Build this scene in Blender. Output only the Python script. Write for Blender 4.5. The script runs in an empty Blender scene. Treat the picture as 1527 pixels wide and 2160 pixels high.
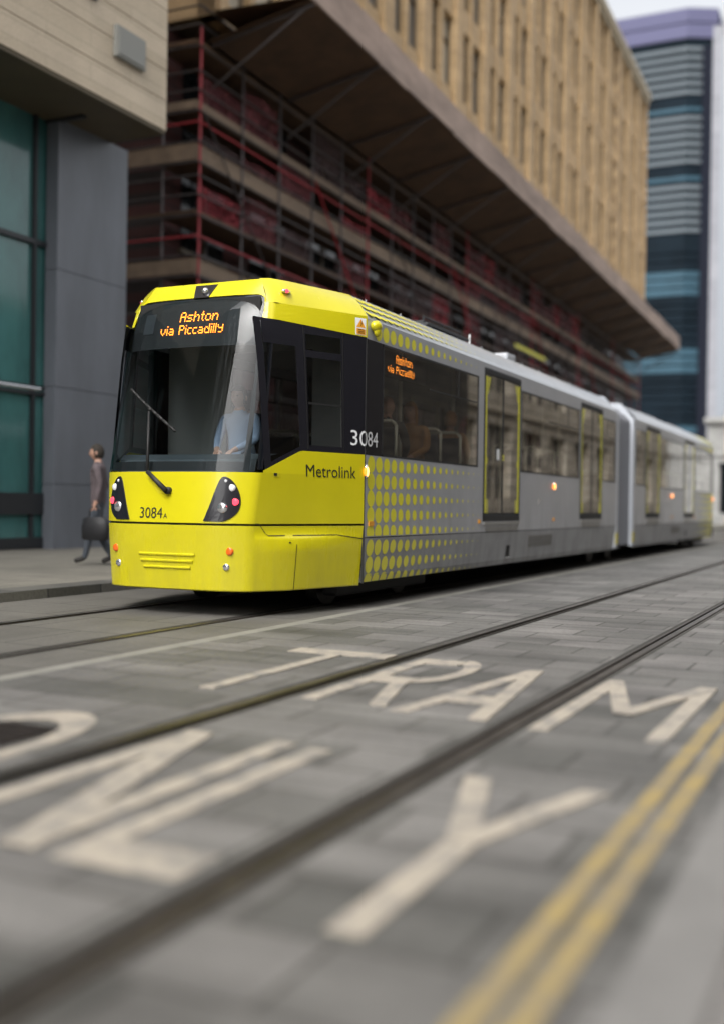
import bpy, math, random
from mathutils import Vector, Matrix
random.seed(7)
PI = math.pi

# ---------------------------------------------------------------- camera, sky, sun, exposure
scene = bpy.context.scene
cam_d = bpy.data.cameras.new("camera"); cam = bpy.data.objects.new("camera", cam_d)
scene.collection.objects.link(cam); scene.camera = cam
TH, PT, RO, EYE = math.radians(25.583), math.radians(-0.351), math.radians(0.857), 1.0767
Fv = Vector((-math.sin(TH)*math.cos(PT), math.cos(TH)*math.cos(PT), math.sin(PT)))
Rv = Vector((math.cos(TH), math.sin(TH), 0))
Uv = Rv.cross(Fv)
R2 = Rv*math.cos(RO) + Uv*math.sin(RO); U2 = -Rv*math.sin(RO) + Uv*math.cos(RO)
M = Matrix((R2, U2, -Fv)).transposed().to_4x4(); M.translation = Vector((0, 0, EYE))
cam.matrix_world = M
cam_d.sensor_fit = 'VERTICAL'; cam_d.sensor_height = 36.0
cam_d.lens = 36.0*2312.85/2160
cam_d.clip_start = 0.05; cam_d.clip_end = 3000
cam_d.dof.use_dof = True; cam_d.dof.focus_distance = 10.5; cam_d.dof.aperture_fstop = 0.5

SUN_EL, SUN_AZ = math.radians(48), math.radians(184)     # azimuth from +Y clockwise
w = bpy.data.worlds.new("World"); scene.world = w; w.use_nodes = True
nt = w.node_tree; nt.nodes.clear()
sky = nt.nodes.new("ShaderNodeTexSky"); sky.sky_type = 'NISHITA'; sky.sun_disc = False
sky.sun_elevation = SUN_EL; sky.sun_rotation = SUN_AZ; sky.air_density = 1.0; sky.dust_density = 6.0; sky.ozone_density = 1.0
hs = nt.nodes.new("ShaderNodeHueSaturation"); hs.inputs['Saturation'].default_value = 0.16
bg = nt.nodes.new("ShaderNodeBackground"); bg.inputs['Strength'].default_value = 0.15
out = nt.nodes.new("ShaderNodeOutputWorld")
nt.links.new(sky.outputs[0], hs.inputs['Color']); nt.links.new(hs.outputs[0], bg.inputs['Color']); nt.links.new(bg.outputs[0], out.inputs['Surface'])
sd = bpy.data.lights.new("sun", 'SUN'); sd.energy = 0.75; sd.angle = math.radians(34); sd.color = (1, 0.97, 0.92)
so = bpy.data.objects.new("sun", sd); scene.collection.objects.link(so)
sdir = Vector((math.sin(SUN_AZ)*math.cos(SUN_EL), math.cos(SUN_AZ)*math.cos(SUN_EL), math.sin(SUN_EL)))
so.rotation_euler = sdir.to_track_quat('Z', 'Y').to_euler(); so.location = (0, -20, 40)
scene.view_settings.view_transform = 'Standard'; scene.view_settings.look = 'None'
scene.view_settings.exposure = 1.1; scene.view_settings.gamma = 1.0
scene.cycles.max_bounces = 8; scene.cycles.transparent_max_bounces = 16
scene.cycles.use_denoising = True

# ---------------------------------------------------------------- helpers
COL = scene.collection

class MB:
    def __init__(s): s.v = []; s.f = []; s.m = []
    def add(s, vs, fs, mi=0):
        b = len(s.v); s.v += [tuple(p) for p in vs]
        for f in fs: s.f.append(tuple(b+i for i in f)); s.m.append(mi)
        return s
    def quad(s, a, b, c, d, mi=0): return s.add([a, b, c, d], [(0, 1, 2, 3)], mi)
    def poly(s, pts, mi=0): return s.add(pts, [tuple(range(len(pts)))], mi)
    def box(s, x0, x1, y0, y1, z0, z1, mi=0):
        vs = [(x, y, z) for z in (z0, z1) for y in (y0, y1) for x in (x0, x1)]
        return s.add(vs, [(0, 2, 3, 1), (4, 5, 7, 6), (0, 1, 5, 4), (2, 6, 7, 3), (0, 4, 6, 2), (1, 3, 7, 5)], mi)
    def obox(s, c, ax, ay, az, mi=0):
        c, ax, ay, az = map(Vector, (c, ax, ay, az))
        vs = [c+ax*i+ay*j+az*k for k in (-1, 1) for j in (-1, 1) for i in (-1, 1)]
        return s.add(vs, [(0, 2, 3, 1), (4, 5, 7, 6), (0, 1, 5, 4), (2, 6, 7, 3), (0, 4, 6, 2), (1, 3, 7, 5)], mi)
    def tube(s, p0, p1, r, n=8, mi=0, r1=None, cap=True):
        p0, p1 = Vector(p0), Vector(p1); d = (p1-p0).normalized()
        u = d.orthogonal().normalized(); w_ = d.cross(u); r1 = r if r1 is None else r1
        vs = []
        for p, rr in ((p0, r), (p1, r1)):
            for i in range(n):
                a = 2*PI*i/n; vs.append(p + (u*math.cos(a)+w_*math.sin(a))*rr)
        fs = [(i, (i+1) % n, n+(i+1) % n, n+i) for i in range(n)]
        if cap: fs += [tuple(reversed(range(n))), tuple(range(n, 2*n))]
        return s.add(vs, fs, mi)
    def prism(s, pts, d, mi=0):
        """closed outline pts extruded by vector d"""
        n = len(pts); d = Vector(d); a = [Vector(p) for p in pts]
        vs = a + [p+d for p in a]
        return s.add(vs, [tuple(range(n)), tuple(reversed(range(n, 2*n)))] + [(i, n+i, n+(i+1) % n, (i+1) % n) for i in range(n)], mi)
    def grid(s, rows, mi=0, closed=False):
        n = len(rows[0]); vs = [p for r in rows for p in r]; fs = []
        for i in range(len(rows)-1):
            for j in range(n-1 if not closed else n):
                k = (j+1) % n; fs.append((i*n+j, i*n+k, (i+1)*n+k, (i+1)*n+j))
        return s.add(vs, fs, mi)
    def ball(s, c, rx, ry, rz, nu=12, nv=8, mi=0):
        c = Vector(c); rows = []
        for i in range(nv+1):
            a = -PI/2 + PI*i/nv
            rows.append([c+Vector((rx*math.cos(a)*math.cos(2*PI*j/nu), ry*math.cos(a)*math.sin(2*PI*j/nu), rz*math.sin(a))) for j in range(nu)])
        return s.grid(rows, mi, closed=True)
    def build(s, name, mats, parent=None, smooth=False, label=None, kind=None, bevel=0):
        me = bpy.data.meshes.new(name); me.from_pydata([tuple(p) for p in s.v], [], s.f)
        if not isinstance(mats, (list, tuple)): mats = [mats]
        for m_ in mats: me.materials.append(m_)
        me.polygons.foreach_set('material_index', s.m)
        if smooth: me.polygons.foreach_set('use_smooth', [True]*len(s.f))
        me.update()
        o = bpy.data.objects.new(name, me); COL.objects.link(o)
        if parent: o.parent = parent
        if label: o['label'] = label
        if kind: o['kind'] = kind
        if bevel:
            b = o.modifiers.new('bevel', 'BEVEL'); b.width = bevel; b.segments = 2; b.limit_method = 'ANGLE'
        return o

def tag(o, label, cat, group=None):
    o['label'] = label; o['category'] = cat
    if group: o['group'] = group
    return o
def thing(name, loc, label, cat, group=None, rz=0):
    o = bpy.data.objects.new(name, None); COL.objects.link(o); o.location = loc; o.rotation_euler = (0, 0, rz)
    o.empty_display_size = 0.3
    return tag(o, label, cat, group)
def struct(o): o['kind'] = 'structure'; return o

# ---------------------------------------------------------------- materials
def mat(name, col, rough=0.6, metal=0.0, coat=0.0, var=0.0, vscale=3.0, bump=0.0, bscale=40.0, emit=None, estr=0.0, spec=0.5, vcol=None, stretch=None):
    m = bpy.data.materials.new(name); m.use_nodes = True; t = m.node_tree; b = t.nodes['Principled BSDF']
    b.inputs['Base Color'].default_value = (*col, 1); b.inputs['Roughness'].default_value = rough
    b.inputs['Metallic'].default_value = metal; b.inputs['Coat Weight'].default_value = coat
    b.inputs['Coat Roughness'].default_value = 0.06; b.inputs['Specular IOR Level'].default_value = spec
    if emit: b.inputs['Emission Color'].default_value = (*emit, 1); b.inputs['Emission Strength'].default_value = estr
    if var or bump:
        tc = t.nodes.new('ShaderNodeTexCoord'); mp = t.nodes.new('ShaderNodeMapping')
        t.links.new(tc.outputs['Object'], mp.inputs['Vector'])
        if stretch: mp.inputs['Scale'].default_value = stretch
    if var:
        n = t.nodes.new('ShaderNodeTexNoise'); n.inputs['Scale'].default_value = vscale; n.inputs['Detail'].default_value = 6; n.inputs['Roughness'].default_value = 0.65
        t.links.new(mp.outputs[0], n.inputs['Vector'])
        r = t.nodes.new('ShaderNodeMapRange'); r.inputs['From Min'].default_value = 0.3; r.inputs['From Max'].default_value = 0.7
        t.links.new(n.outputs['Fac'], r.inputs['Value'])
        mx = t.nodes.new('ShaderNodeMix'); mx.data_type = 'RGBA'
        c2 = vcol or tuple(c*(1-var) for c in col)
        mx.inputs['A'].default_value = (*c2, 1); mx.inputs['B'].default_value = (*tuple(min(1, c*(1+var*0.5)) for c in col), 1)
        t.links.new(r.outputs[0], mx.inputs['Factor']); t.links.new(mx.outputs['Result'], b.inputs['Base Color'])
    if bump:
        n2 = t.nodes.new('ShaderNodeTexNoise'); n2.inputs['Scale'].default_value = bscale; n2.inputs['Detail'].default_value = 4
        t.links.new(mp.outputs[0], n2.inputs['Vector'])
        bp = t.nodes.new('ShaderNodeBump'); bp.inputs['Strength'].default_value = bump; bp.inputs['Distance'].default_value = 0.02
        t.links.new(n2.outputs['Fac'], bp.inputs['Height']); t.links.new(bp.outputs[0], b.inputs['Normal'])
    return m

def brick_mat(name, c1, c2, mortar, bw, bh, ms=0.01, rough=0.75, plane='XY', off=0.5, streak=0.0, streak_axis='X', bump=0.4, tint=None, stain=0.25, wob=0.0):
    """plane XY: ground (rows along Y); XZ: wall facing Y; YZ: wall facing X"""
    m = bpy.data.materials.new(name); m.use_nodes = True; t = m.node_tree; b = t.nodes['Principled BSDF']; L = t.links
    tc = t.nodes.new('ShaderNodeTexCoord'); sep = t.nodes.new('ShaderNodeSeparateXYZ'); cmb = t.nodes.new('ShaderNodeCombineXYZ')
    L.new(tc.outputs['Object'], sep.inputs[0])
    a, c = {'XY': ('X', 'Y'), 'XZ': ('X', 'Z'), 'YZ': ('Y', 'Z'), 'YX': ('Y', 'X')}[plane]
    L.new(sep.outputs[a], cmb.inputs['X']); L.new(sep.outputs[c], cmb.inputs['Y'])
    br = t.nodes.new('ShaderNodeTexBrick'); L.new(cmb.outputs[0], br.inputs['Vector'])
    br.inputs['Color1'].default_value = (*c1, 1); br.inputs['Color2'].default_value = (*c2, 1); br.inputs['Mortar'].default_value = (*mortar, 1)
    br.inputs['Scale'].default_value = 1.0; br.inputs['Mortar Size'].default_value = ms; br.inputs['Mortar Smooth'].default_value = 0.2
    br.inputs['Brick Width'].default_value = bw; br.inputs['Row Height'].default_value = bh; br.offset = off; br.inputs['Bias'].default_value = 0.0
    col = br.outputs['Color']
    def mul(col, scale, lo, hi, sc=(1, 1, 1), cc=None):
        mp = t.nodes.new('ShaderNodeMapping'); mp.inputs['Scale'].default_value = sc; L.new(tc.outputs['Object'], mp.inputs['Vector'])
        n = t.nodes.new('ShaderNodeTexNoise'); n.inputs['Scale'].default_value = scale; n.inputs['Detail'].default_value = 5; n.inputs['Roughness'].default_value = 0.6
        L.new(mp.outputs[0], n.inputs['Vector'])
        r = t.nodes.new('ShaderNodeMapRange'); r.inputs['From Min'].default_value = 0.32; r.inputs['From Max'].default_value = 0.68
        r.inputs['To Min'].default_value = lo; r.inputs['To Max'].default_value = hi; L.new(n.outputs['Fac'], r.inputs['Value'])
        x = t.nodes.new('ShaderNodeMix'); x.data_type = 'RGBA'; x.blend_type = 'MULTIPLY'; x.inputs['Factor'].default_value = 1
        L.new(col, x.inputs['A']); L.new(r.outputs[0], x.inputs['B']); return x.outputs['Result']
    if stain: col = mul(col, 0.7, 1-stain, 1+stain*0.4)
    col = mul(col, 28.0, 0.82, 1.12)
    if streak: col = mul(col, 1.0, 1-streak, 1+streak*0.6, (0.28, 3.1, 1) if streak_axis == 'X' else (3.1, 0.28, 1))
    L.new(col, b.inputs['Base Color']); b.inputs['Roughness'].default_value = rough
    n2 = t.nodes.new('ShaderNodeTexNoise'); n2.inputs['Scale'].default_value = 60; L.new(tc.outputs['Object'], n2.inputs['Vector'])
    mh = t.nodes.new('ShaderNodeMath'); mh.operation = 'MULTIPLY_ADD'; mh.inputs[1].default_value = 0.35
    inv = t.nodes.new('ShaderNodeMath'); inv.operation = 'SUBTRACT'; inv.inputs[0].default_value = 1.0
    L.new(br.outputs['Fac'], inv.inputs[1]); L.new(n2.outputs['Fac'], mh.inputs[0]); L.new(inv.outputs[0], mh.inputs[2])
    bp = t.nodes.new('ShaderNodeBump'); bp.inputs['Strength'].default_value = bump; bp.inputs['Distance'].default_value = 0.01
    L.new(mh.outputs[0], bp.inputs['Height']); L.new(bp.outputs[0], b.inputs['Normal'])
    return m

def glass(name, tint=(0.25, 0.27, 0.28), rough=0.01, wob=0.0, wscale=1.5, boost=0.0, tintg=(1, 1, 1), r0=.07, pwr=2.8):
    m = bpy.data.materials.new(name); m.use_nodes = True; t = m.node_tree; t.nodes.clear(); L = t.links
    o = t.nodes.new('ShaderNodeOutputMaterial'); mx = t.nodes.new('ShaderNodeMixShader'); tr = t.nodes.new('ShaderNodeBsdfTransparent'); gl = t.nodes.new('ShaderNodeBsdfGlossy')
    fr = t.nodes.new('ShaderNodeLayerWeight'); fr.inputs['Blend'].default_value = 0.5
    pw = t.nodes.new('ShaderNodeMath'); pw.operation = 'POWER'; pw.inputs[1].default_value = pwr
    mr = t.nodes.new('ShaderNodeMapRange'); mr.inputs['To Min'].default_value = r0+boost; mr.inputs['To Max'].default_value = 1.0
    tr.inputs['Color'].default_value = (*tint, 1); gl.inputs['Roughness'].default_value = rough; gl.inputs['Color'].default_value = (*tintg, 1)
    L.new(fr.outputs['Facing'], pw.inputs[0]); L.new(pw.outputs[0], mr.inputs['Value']); L.new(mr.outputs[0], mx.inputs['Fac']); L.new(tr.outputs[0], mx.inputs[1]); L.new(gl.outputs[0], mx.inputs[2]); L.new(mx.outputs[0], o.inputs['Surface'])
    if wob:
        tc = t.nodes.new('ShaderNodeTexCoord'); n = t.nodes.new('ShaderNodeTexNoise'); n.inputs['Scale'].default_value = wscale; n.inputs['Detail'].default_value = 1
        L.new(tc.outputs['Object'], n.inputs['Vector'])
        bp = t.nodes.new('ShaderNodeBump'); bp.inputs['Strength'].default_value = wob; bp.inputs['Distance'].default_value = 0.05
        L.new(n.outputs['Fac'], bp.inputs['Height']); L.new(bp.outputs[0], gl.inputs['Normal']); L.new(bp.outputs[0], fr.inputs['Normal'])
    return m

def grime(m, col, zlo, zhi, amt, streak=(3, 3, .5)):
    # road dirt: streaky splashes that thin out above zhi (a real layer of dust low on the body)
    t = m.node_tree; b = t.nodes['Principled BSDF']; L = t.links; src = b.inputs['Base Color'].links[0].from_socket
    tc = t.nodes.new('ShaderNodeTexCoord'); mp = t.nodes.new('ShaderNodeMapping'); mp.inputs['Scale'].default_value = streak; L.new(tc.outputs['Object'], mp.inputs[0])
    n = t.nodes.new('ShaderNodeTexNoise'); n.inputs['Scale'].default_value = 1.6; n.inputs['Detail'].default_value = 8; n.inputs['Roughness'].default_value = .7; L.new(mp.outputs[0], n.inputs['Vector'])
    sp = t.nodes.new('ShaderNodeSeparateXYZ'); L.new(tc.outputs['Object'], sp.inputs[0])
    r = t.nodes.new('ShaderNodeMapRange'); r.inputs['From Min'].default_value = zhi; r.inputs['From Max'].default_value = zlo; L.new(sp.outputs['Z'], r.inputs['Value'])
    r2 = t.nodes.new('ShaderNodeMapRange'); r2.inputs['From Min'].default_value = .42; r2.inputs['From Max'].default_value = .70; L.new(n.outputs['Fac'], r2.inputs['Value'])
    a = t.nodes.new('ShaderNodeMath'); a.operation = 'MULTIPLY_ADD'; a.inputs[1].default_value = .8; a.inputs[2].default_value = .10; L.new(r.outputs[0], a.inputs[0])
    q = t.nodes.new('ShaderNodeMath'); q.operation = 'MULTIPLY'; L.new(a.outputs[0], q.inputs[0]); L.new(r2.outputs[0], q.inputs[1])
    q2 = t.nodes.new('ShaderNodeMath'); q2.operation = 'MULTIPLY'; q2.inputs[1].default_value = amt; L.new(q.outputs[0], q2.inputs[0])
    x = t.nodes.new('ShaderNodeMix'); x.data_type = 'RGBA'; L.new(q2.outputs[0], x.inputs['Factor']); L.new(src, x.inputs['A']); x.inputs['B'].default_value = (*col, 1)
    L.new(x.outputs['Result'], b.inputs['Base Color'])
    rr = t.nodes.new('ShaderNodeMapRange'); rr.inputs['To Min'].default_value = b.inputs['Roughness'].default_value; rr.inputs['To Max'].default_value = .75; L.new(q2.outputs[0], rr.inputs['Value']); L.new(rr.outputs[0], b.inputs['Roughness'])
YEL = mat('yellow_paint', (0.56, 0.50, 0.008), 0.26, coat=0.5, var=0.06, vscale=2.0, bump=0.03, bscale=1.8); grime(YEL, (.20, .17, .05), .25, .9, .32)
SIL = mat('silver_paint', (0.43, 0.445, 0.48), 0.34, metal=0.2, coat=0.4, var=0.10, vscale=1.3, bump=0.03, bscale=2.0)
SILD = mat('dusty_silver_paint', (0.32, 0.325, 0.335), 0.5, metal=0.1, coat=0.1, var=0.18, vscale=2.2)
grime(SIL, (.20, .19, .17), .7, 1.4, .4); grime(SILD, (.15, .14, .12), .25, 1.0, .6)
ROOFM = mat('roof_paint', (0.42, 0.44, 0.46), 0.35, metal=0.3, coat=0.3, var=0.12, vscale=2.5)
BLK = mat('black_panel', (0.012, 0.012, 0.016), 0.22, coat=0.5, bump=0.02, bscale=2.0)
MBLK = mat('matt_black', (0.006, 0.006, 0.006), 0.7)
RUB = mat('rubber', (0.012, 0.012, 0.012), 0.6)
DGR = mat('dark_grey_plastic', (0.035, 0.037, 0.04), 0.5)
INTW = mat('interior_panel', (0.22, 0.22, 0.20), 0.6)
INTD = mat('interior_dark', (0.05, 0.058, 0.062), 0.6)
POLE = mat('cream_handrail', (0.55, 0.54, 0.44), 0.35)
SEAT = mat('seat_fabric', (0.03, 0.035, 0.05), 0.9)
CHR = mat('lamp_reflector', (0.85, 0.86, 0.88), 0.15, metal=0.9)
WHITE = mat('white_vinyl', (0.75, 0.77, 0.78), 0.5)
ORV = mat('orange_vinyl', (0.75, 0.32, 0.02), 0.5)
REDV = mat('red_reflector', (0.5, 0.05, 0.05), 0.4)
TXTB = mat('black_vinyl', (0.015, 0.015, 0.01), 0.5)
LED = mat('orange_led', (0.02, 0.01, 0), 0.6, emit=(1.0, 0.22, 0.015), estr=6.0)
LED2 = mat('orange_led_side', (0.02, 0.01, 0), 0.6, emit=(1.0, 0.30, 0.03), estr=4.0)
REDL = mat('red_lamp', (0.4, 0.01, 0.02), 0.3, emit=(1.0, 0.06, 0.10), estr=1.1)
WHL = mat('white_lamp', (0.6, 0.6, 0.6), 0.3, emit=(0.9, 0.93, 1.0), estr=0.05)
ORL = mat('orange_lens', (0.75, 0.13, 0.01), 0.25, coat=0.6)
IND = mat('indicator_lamp', (0.6, 0.2, 0.02), 0.3, emit=(1.0, 0.50, 0.16), estr=1.5)
INDR = mat('indicator_glow', (0.6, 0.15, 0.02), 0.3, emit=(1.0, 0.20, 0.02), estr=1.2)
TGL = glass('tram_window_glass', (0.74, 0.74, 0.72), 0.012, wob=0.014, wscale=1.8, r0=.075, pwr=1.9)
CGL = glass('cab_side_glass', (0.40, 0.42, 0.44), 0.012, wob=0.01, wscale=2, boost=0.0)
WGL = glass('windscreen_glass', (0.66, 0.73, 0.76), 0.01, wob=0.02, wscale=1.0, r0=.026, pwr=5.0)
STEEL = mat('rail_steel', (0.07, 0.06, 0.05), 0.45, metal=0.6, var=0.4, vscale=9)
TAPE = mat('yellow_edge_tape', (0.80, 0.76, 0.04), 0.45)
GRILLE = mat('skirt_grille', (0.17, 0.155, 0.12), 0.6, var=0.2, vscale=30)

# ---------------------------------------------------------------- ground, roads, rails
def along(nm, x0, x1, m, z=0.0, y0=-80, y1=230, n=60):
    mb = MB(); ys = [y0+(y1-y0)*(i/n)**1.6 for i in range(n+1)]
    mb.grid([[(x0, y, z), (x1, y, z)] for y in ys])
    return struct(mb.build(nm, m))
GR = mat('outer_ground', (0.10, 0.10, 0.10), 0.85, var=0.3, vscale=0.3)
struct(MB().box(-1500, 1500, -300, 2200, -0.5, -0.12).build('ground', GR))
SETT = brick_mat('granite_setts', (0.100, 0.099, 0.091), (0.178, 0.171, 0.162), (0.062, 0.059, 0.053), 0.60, 0.40, 0.011, rough=0.62, streak=0.30, stain=0.42)
SETT2 = brick_mat('track_concrete', (0.105, 0.100, 0.088), (0.135, 0.128, 0.114), (0.06, 0.058, 0.05), 1.2, 0.9, 0.012, rough=0.7, streak=0.15, streak_axis='Y', stain=0.3)
FLAG = brick_mat('pale_flagstones', (0.155, 0.148, 0.142), (0.21, 0.20, 0.192), (0.09, 0.086, 0.08), 0.6, 0.9, 0.010, rough=0.68, stain=0.25)
FLAG2 = brick_mat('pavement_flagstones', (0.16, 0.15, 0.125), (0.20, 0.185, 0.155), (0.09, 0.085, 0.075), 0.6, 0.6, 0.010, rough=0.75, stain=0.25)
KERB = brick_mat('kerb_stone', (0.07, 0.068, 0.06), (0.14, 0.135, 0.12), (0.04, 0.04, 0.04), 0.9, 0.6, 0.015, plane='YX', rough=0.7)
PALE = mat('pale_stone_strip', (0.21, 0.205, 0.18), 0.65, var=0.2, vscale=4)
RA, RB_, RC, RD = -1.647, -3.082, -5.482, -6.917      # gauge faces
def strips(xs, m, nm):
    for a, b in xs: along(nm, a, b, m)
along('road_surface', -0.50, -0.50-1.07, SETT)
along('road_surface', -1.76, -2.98, SETT)
along('road_surface', -3.19, -4.74, SETT)
along('edging_strip', -4.74, -4.87, PALE)
along('track_surface', -4.87, -5.38, SETT2)
along('track_surface', -5.59, -6.82, SETT2)
along('track_surface', -7.03, -8.35, SETT2)
def rail(nm, xc, inner, label):
    """grooved tram rail: xc = centre, inner = +1 when the groove lies towards +x"""
    k = inner
    prof = [(-.105, -.001), (-.055, -.004), (-.052, -.012), (-.045, .003), (.008, .004), (.012, -.045), (.040, -.045), (.044, -.002), (.058, -.001), (.06, -.010), (.105, -.001)]
    ys = [-80+310*(i/50)**1.6 for i in range(51)]
    mb = MB()
    for i in range(50):
        for j in range(len(prof)-1):
            mi = 2 if j == 3 else 0 if j in (2, 4, 5, 6, 7) else 1
            a, b = prof[j], prof[j+1]
            mb.quad((xc+a[0]*k, ys[i], a[1]), (xc+b[0]*k, ys[i], b[1]), (xc+b[0]*k, ys[i+1], b[1]), (xc+a[0]*k, ys[i+1], a[1]), mi)
    o = mb.build(nm, [STEEL, mat('bitumen_seal', (0.045, 0.042, 0.037), 0.8, var=0.3, vscale=5), mat('worn_railhead', (0.16, 0.145, 0.13), 0.38, metal=.8, var=.5, vscale=3)])
    return tag(o, label, 'tram rail', 'grooved rails set in the street')
rail('tram_rail', -1.665, -1, 'grooved rail of the empty track, the one nearer the double yellow lines')
rail('tram_rail', -3.085, 1, 'grooved rail of the empty track, the one between the letters and the pale edging strip')
rail('tram_rail', -5.485, -1, 'grooved rail under the near side of the tram, just behind the pale edging strip')
rail('tram_rail', -6.925, 1, 'grooved rail under the far side of the tram, nearer the left pavement')
# pavements
mb = MB(); ys = [-80+310*(i/60)**1.6 for i in range(61)]
mb.grid([[(-0.50, y, 0.0), (-0.50, y, 0.075)] for y in ys]); mb.grid([[(-0.50, y, 0.075), (-0.32, y, 0.08)] for y in ys])
struct(mb.build('kerb', mat('pale_kerb', (0.17, 0.165, 0.158), 0.7, var=0.2, vscale=3)))
along('pavement', -0.32, 4.5, FLAG, 0.08, y0=-80)
mb = MB(); mb.grid([[(-8.35, y, 0.0), (-8.36, y, 0.10), (-8.75, y, 0.105)] for y in ys]); struct(mb.build('kerb', KERB))
along('pavement', -8.75, -60, FLAG2, 0.105, y0=-80)

# road lettering: strokes in (lateral L, along s)
LETC = mat('worn_cream_road_paint', (0.31, 0.275, 0.225), 0.6, var=0.28, vscale=4.5, bump=0.2, bscale=60, vcol=(.19, .18, .165))
WEARL = LETC
def wear(m, lo, hi):
    for n in m.node_tree.nodes:
        if n.type == 'MAP_RANGE': n.inputs['From Min'].default_value = lo; n.inputs['From Max'].default_value = hi
        if n.type == 'TEX_NOISE' and n.inputs['Detail'].default_value > 5: n.inputs['Roughness'].default_value = .8; n.inputs['Detail'].default_value = 10
def letter(ch, x0, x1, s0_, s1, wl, label):
    """x0 left edge (world x), x1 right edge; s0 near, s1 far; wl stroke width"""
    W, H = x1-x0, s1-s0_; mb = MB(); z0, z1 = 0.001, 0.006; ws = wl*2.1; cnt_ = [0]
    def st(a, b, wid=wl):
        cnt_[0] += 1; z1 = .006+.0012*cnt_[0]
        ax, ay = x0+a[0]*W, s0_+a[1]*H; bx, by = x0+b[0]*W, s0_+b[1]*H
        if abs(ay-by) < 1e-6:
            mb.box(min(ax, bx), max(ax, bx), ay-ws/2, ay+ws/2, z0, z1); return
        h = wid/2
        pts = [(ax-h, ay), (ax+h, ay), (bx+h, by), (bx-h, by)]
        mb.prism([(p[0], p[1], z0) for p in pts], (0, 0, z1-z0))
    e = ws/2/H
    def arc(cx_, cy_, rx, ry, a0, a1, n=14):
        i_, o_ = [], []
        for k in range(n+1):
            a = a0+(a1-a0)*k/n
            i_.append((x0+(cx_+ (rx-wl/W)*math.cos(a))*W, s0_+(cy_+(ry-ws/H)*math.sin(a))*H, z1)); o_.append((x0+(cx_+rx*math.cos(a))*W, s0_+(cy_+ry*math.sin(a))*H, z1))
        mb.grid([i_, o_])
    w2 = wl/W/2
    if ch == 'T': st((0, 1-e), (1, 1-e)); st((.5, 0), (.5, 1-2*e))
    elif ch == 'R': st((w2, 0), (w2, 1)); st((2*w2, 1-e), (.62, 1-e)); st((2*w2, .47), (.62, .47)); arc(.6, .735-e*.0, .40, .265+e*.0+e*.5, -PI/2, PI/2); st((1-w2, 0), (.52, .47-e))
    elif ch == 'A': st((w2, 0), (.5, 1)); st((1-w2, 0), (.5, 1)); st((.25, .3), (.75, .3))
    elif ch == 'M': st((w2, 0), (w2, 1)); st((1-w2, 0), (1-w2, 1)); st((.5, .35), (w2, 1)); st((.5, .35), (1-w2, 1))
    elif ch == 'O': arc(.5, .5, .5, .5, 0, 2*PI, 32)
    elif ch == 'N': st((w2, 0), (w2, 1)); st((1-w2, 0), (1-w2, 1)); st((1-w2, 0), (w2, 1), wl*1.3)
    elif ch == 'L': st((w2, 0), (w2, 1)); st((2*w2, e), (1, e))
    elif ch == 'Y': st((.5, 0), (.5, .55)); st((.5, .5), (w2, 1)); st((.5, .5), (1-w2, 1))
    o = mb.build('road_letter', LETC); return tag(o, label, 'road marking', 'painted letters on the empty track')
wear(LETC, .40, .54)
letter('T', -3.93, -3.15, 5.35, 7.2, 0.10, 'cream letter T painted on the road, in the far word TRAM')
letter('R', -2.92, -2.40, 5.35, 7.15, 0.10, 'cream letter R painted on the road, in the far word TRAM')
letter('A', -2.33, -1.80, 5.25, 7.0, 0.10, 'cream letter A painted on the road, in the far word TRAM')
letter('M', -1.56, -0.90, 5.15, 6.85, 0.10, 'cream letter M painted beside the yellow lines, in the far word TRAM')
letter('O', -4.05, -3.28, 2.7, 4.4, 0.11, 'cream letter O painted on the road, in the near word ONLY')
letter('N', -2.93, -2.36, 2.6, 4.30, 0.11, 'cream letter N painted on the road, in the near word ONLY')
letter('L', -2.27, -1.80, 2.58, 4.25, 0.11, 'cream letter L painted on the road, in the near word ONLY')
letter('Y', -1.50, -0.92, 2.46, 4.12, 0.11, 'cream letter Y painted beside the yellow lines, in the near word ONLY')
YLM = mat('worn_yellow_line_paint', (0.24, 0.18, 0.07), 0.65, var=0.4, vscale=4, vcol=(0.20, 0.165, 0.105))
wear(YLM, .42, .58)
for x, lb in ((-0.775, 'worn yellow line along the road, the one farther from the kerb'), (-0.668, 'worn yellow line along the road, the one against the kerb')):
    tag(MB().box(x-0.036, x+0.036, -10, 75, 0.001, 0.005).build('yellow_line', YLM), lb, 'road marking', 'double yellow lines by the kerb')

IRON = mat('cast_iron', (0.030, 0.024, 0.022), 0.5, metal=.4, var=.4, vscale=12)
mb = MB(); mb.box(-3.86, -3.46, 3.62, 4.06, -.02, .004)
for k in range(7): mb.box(-3.84, -3.48, 3.65+k*.058, 3.68+k*.058, .004, .010)
tag(mb.build('drain_cover', IRON), 'dark iron drain cover set inside the painted letter O', 'drain cover')
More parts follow.
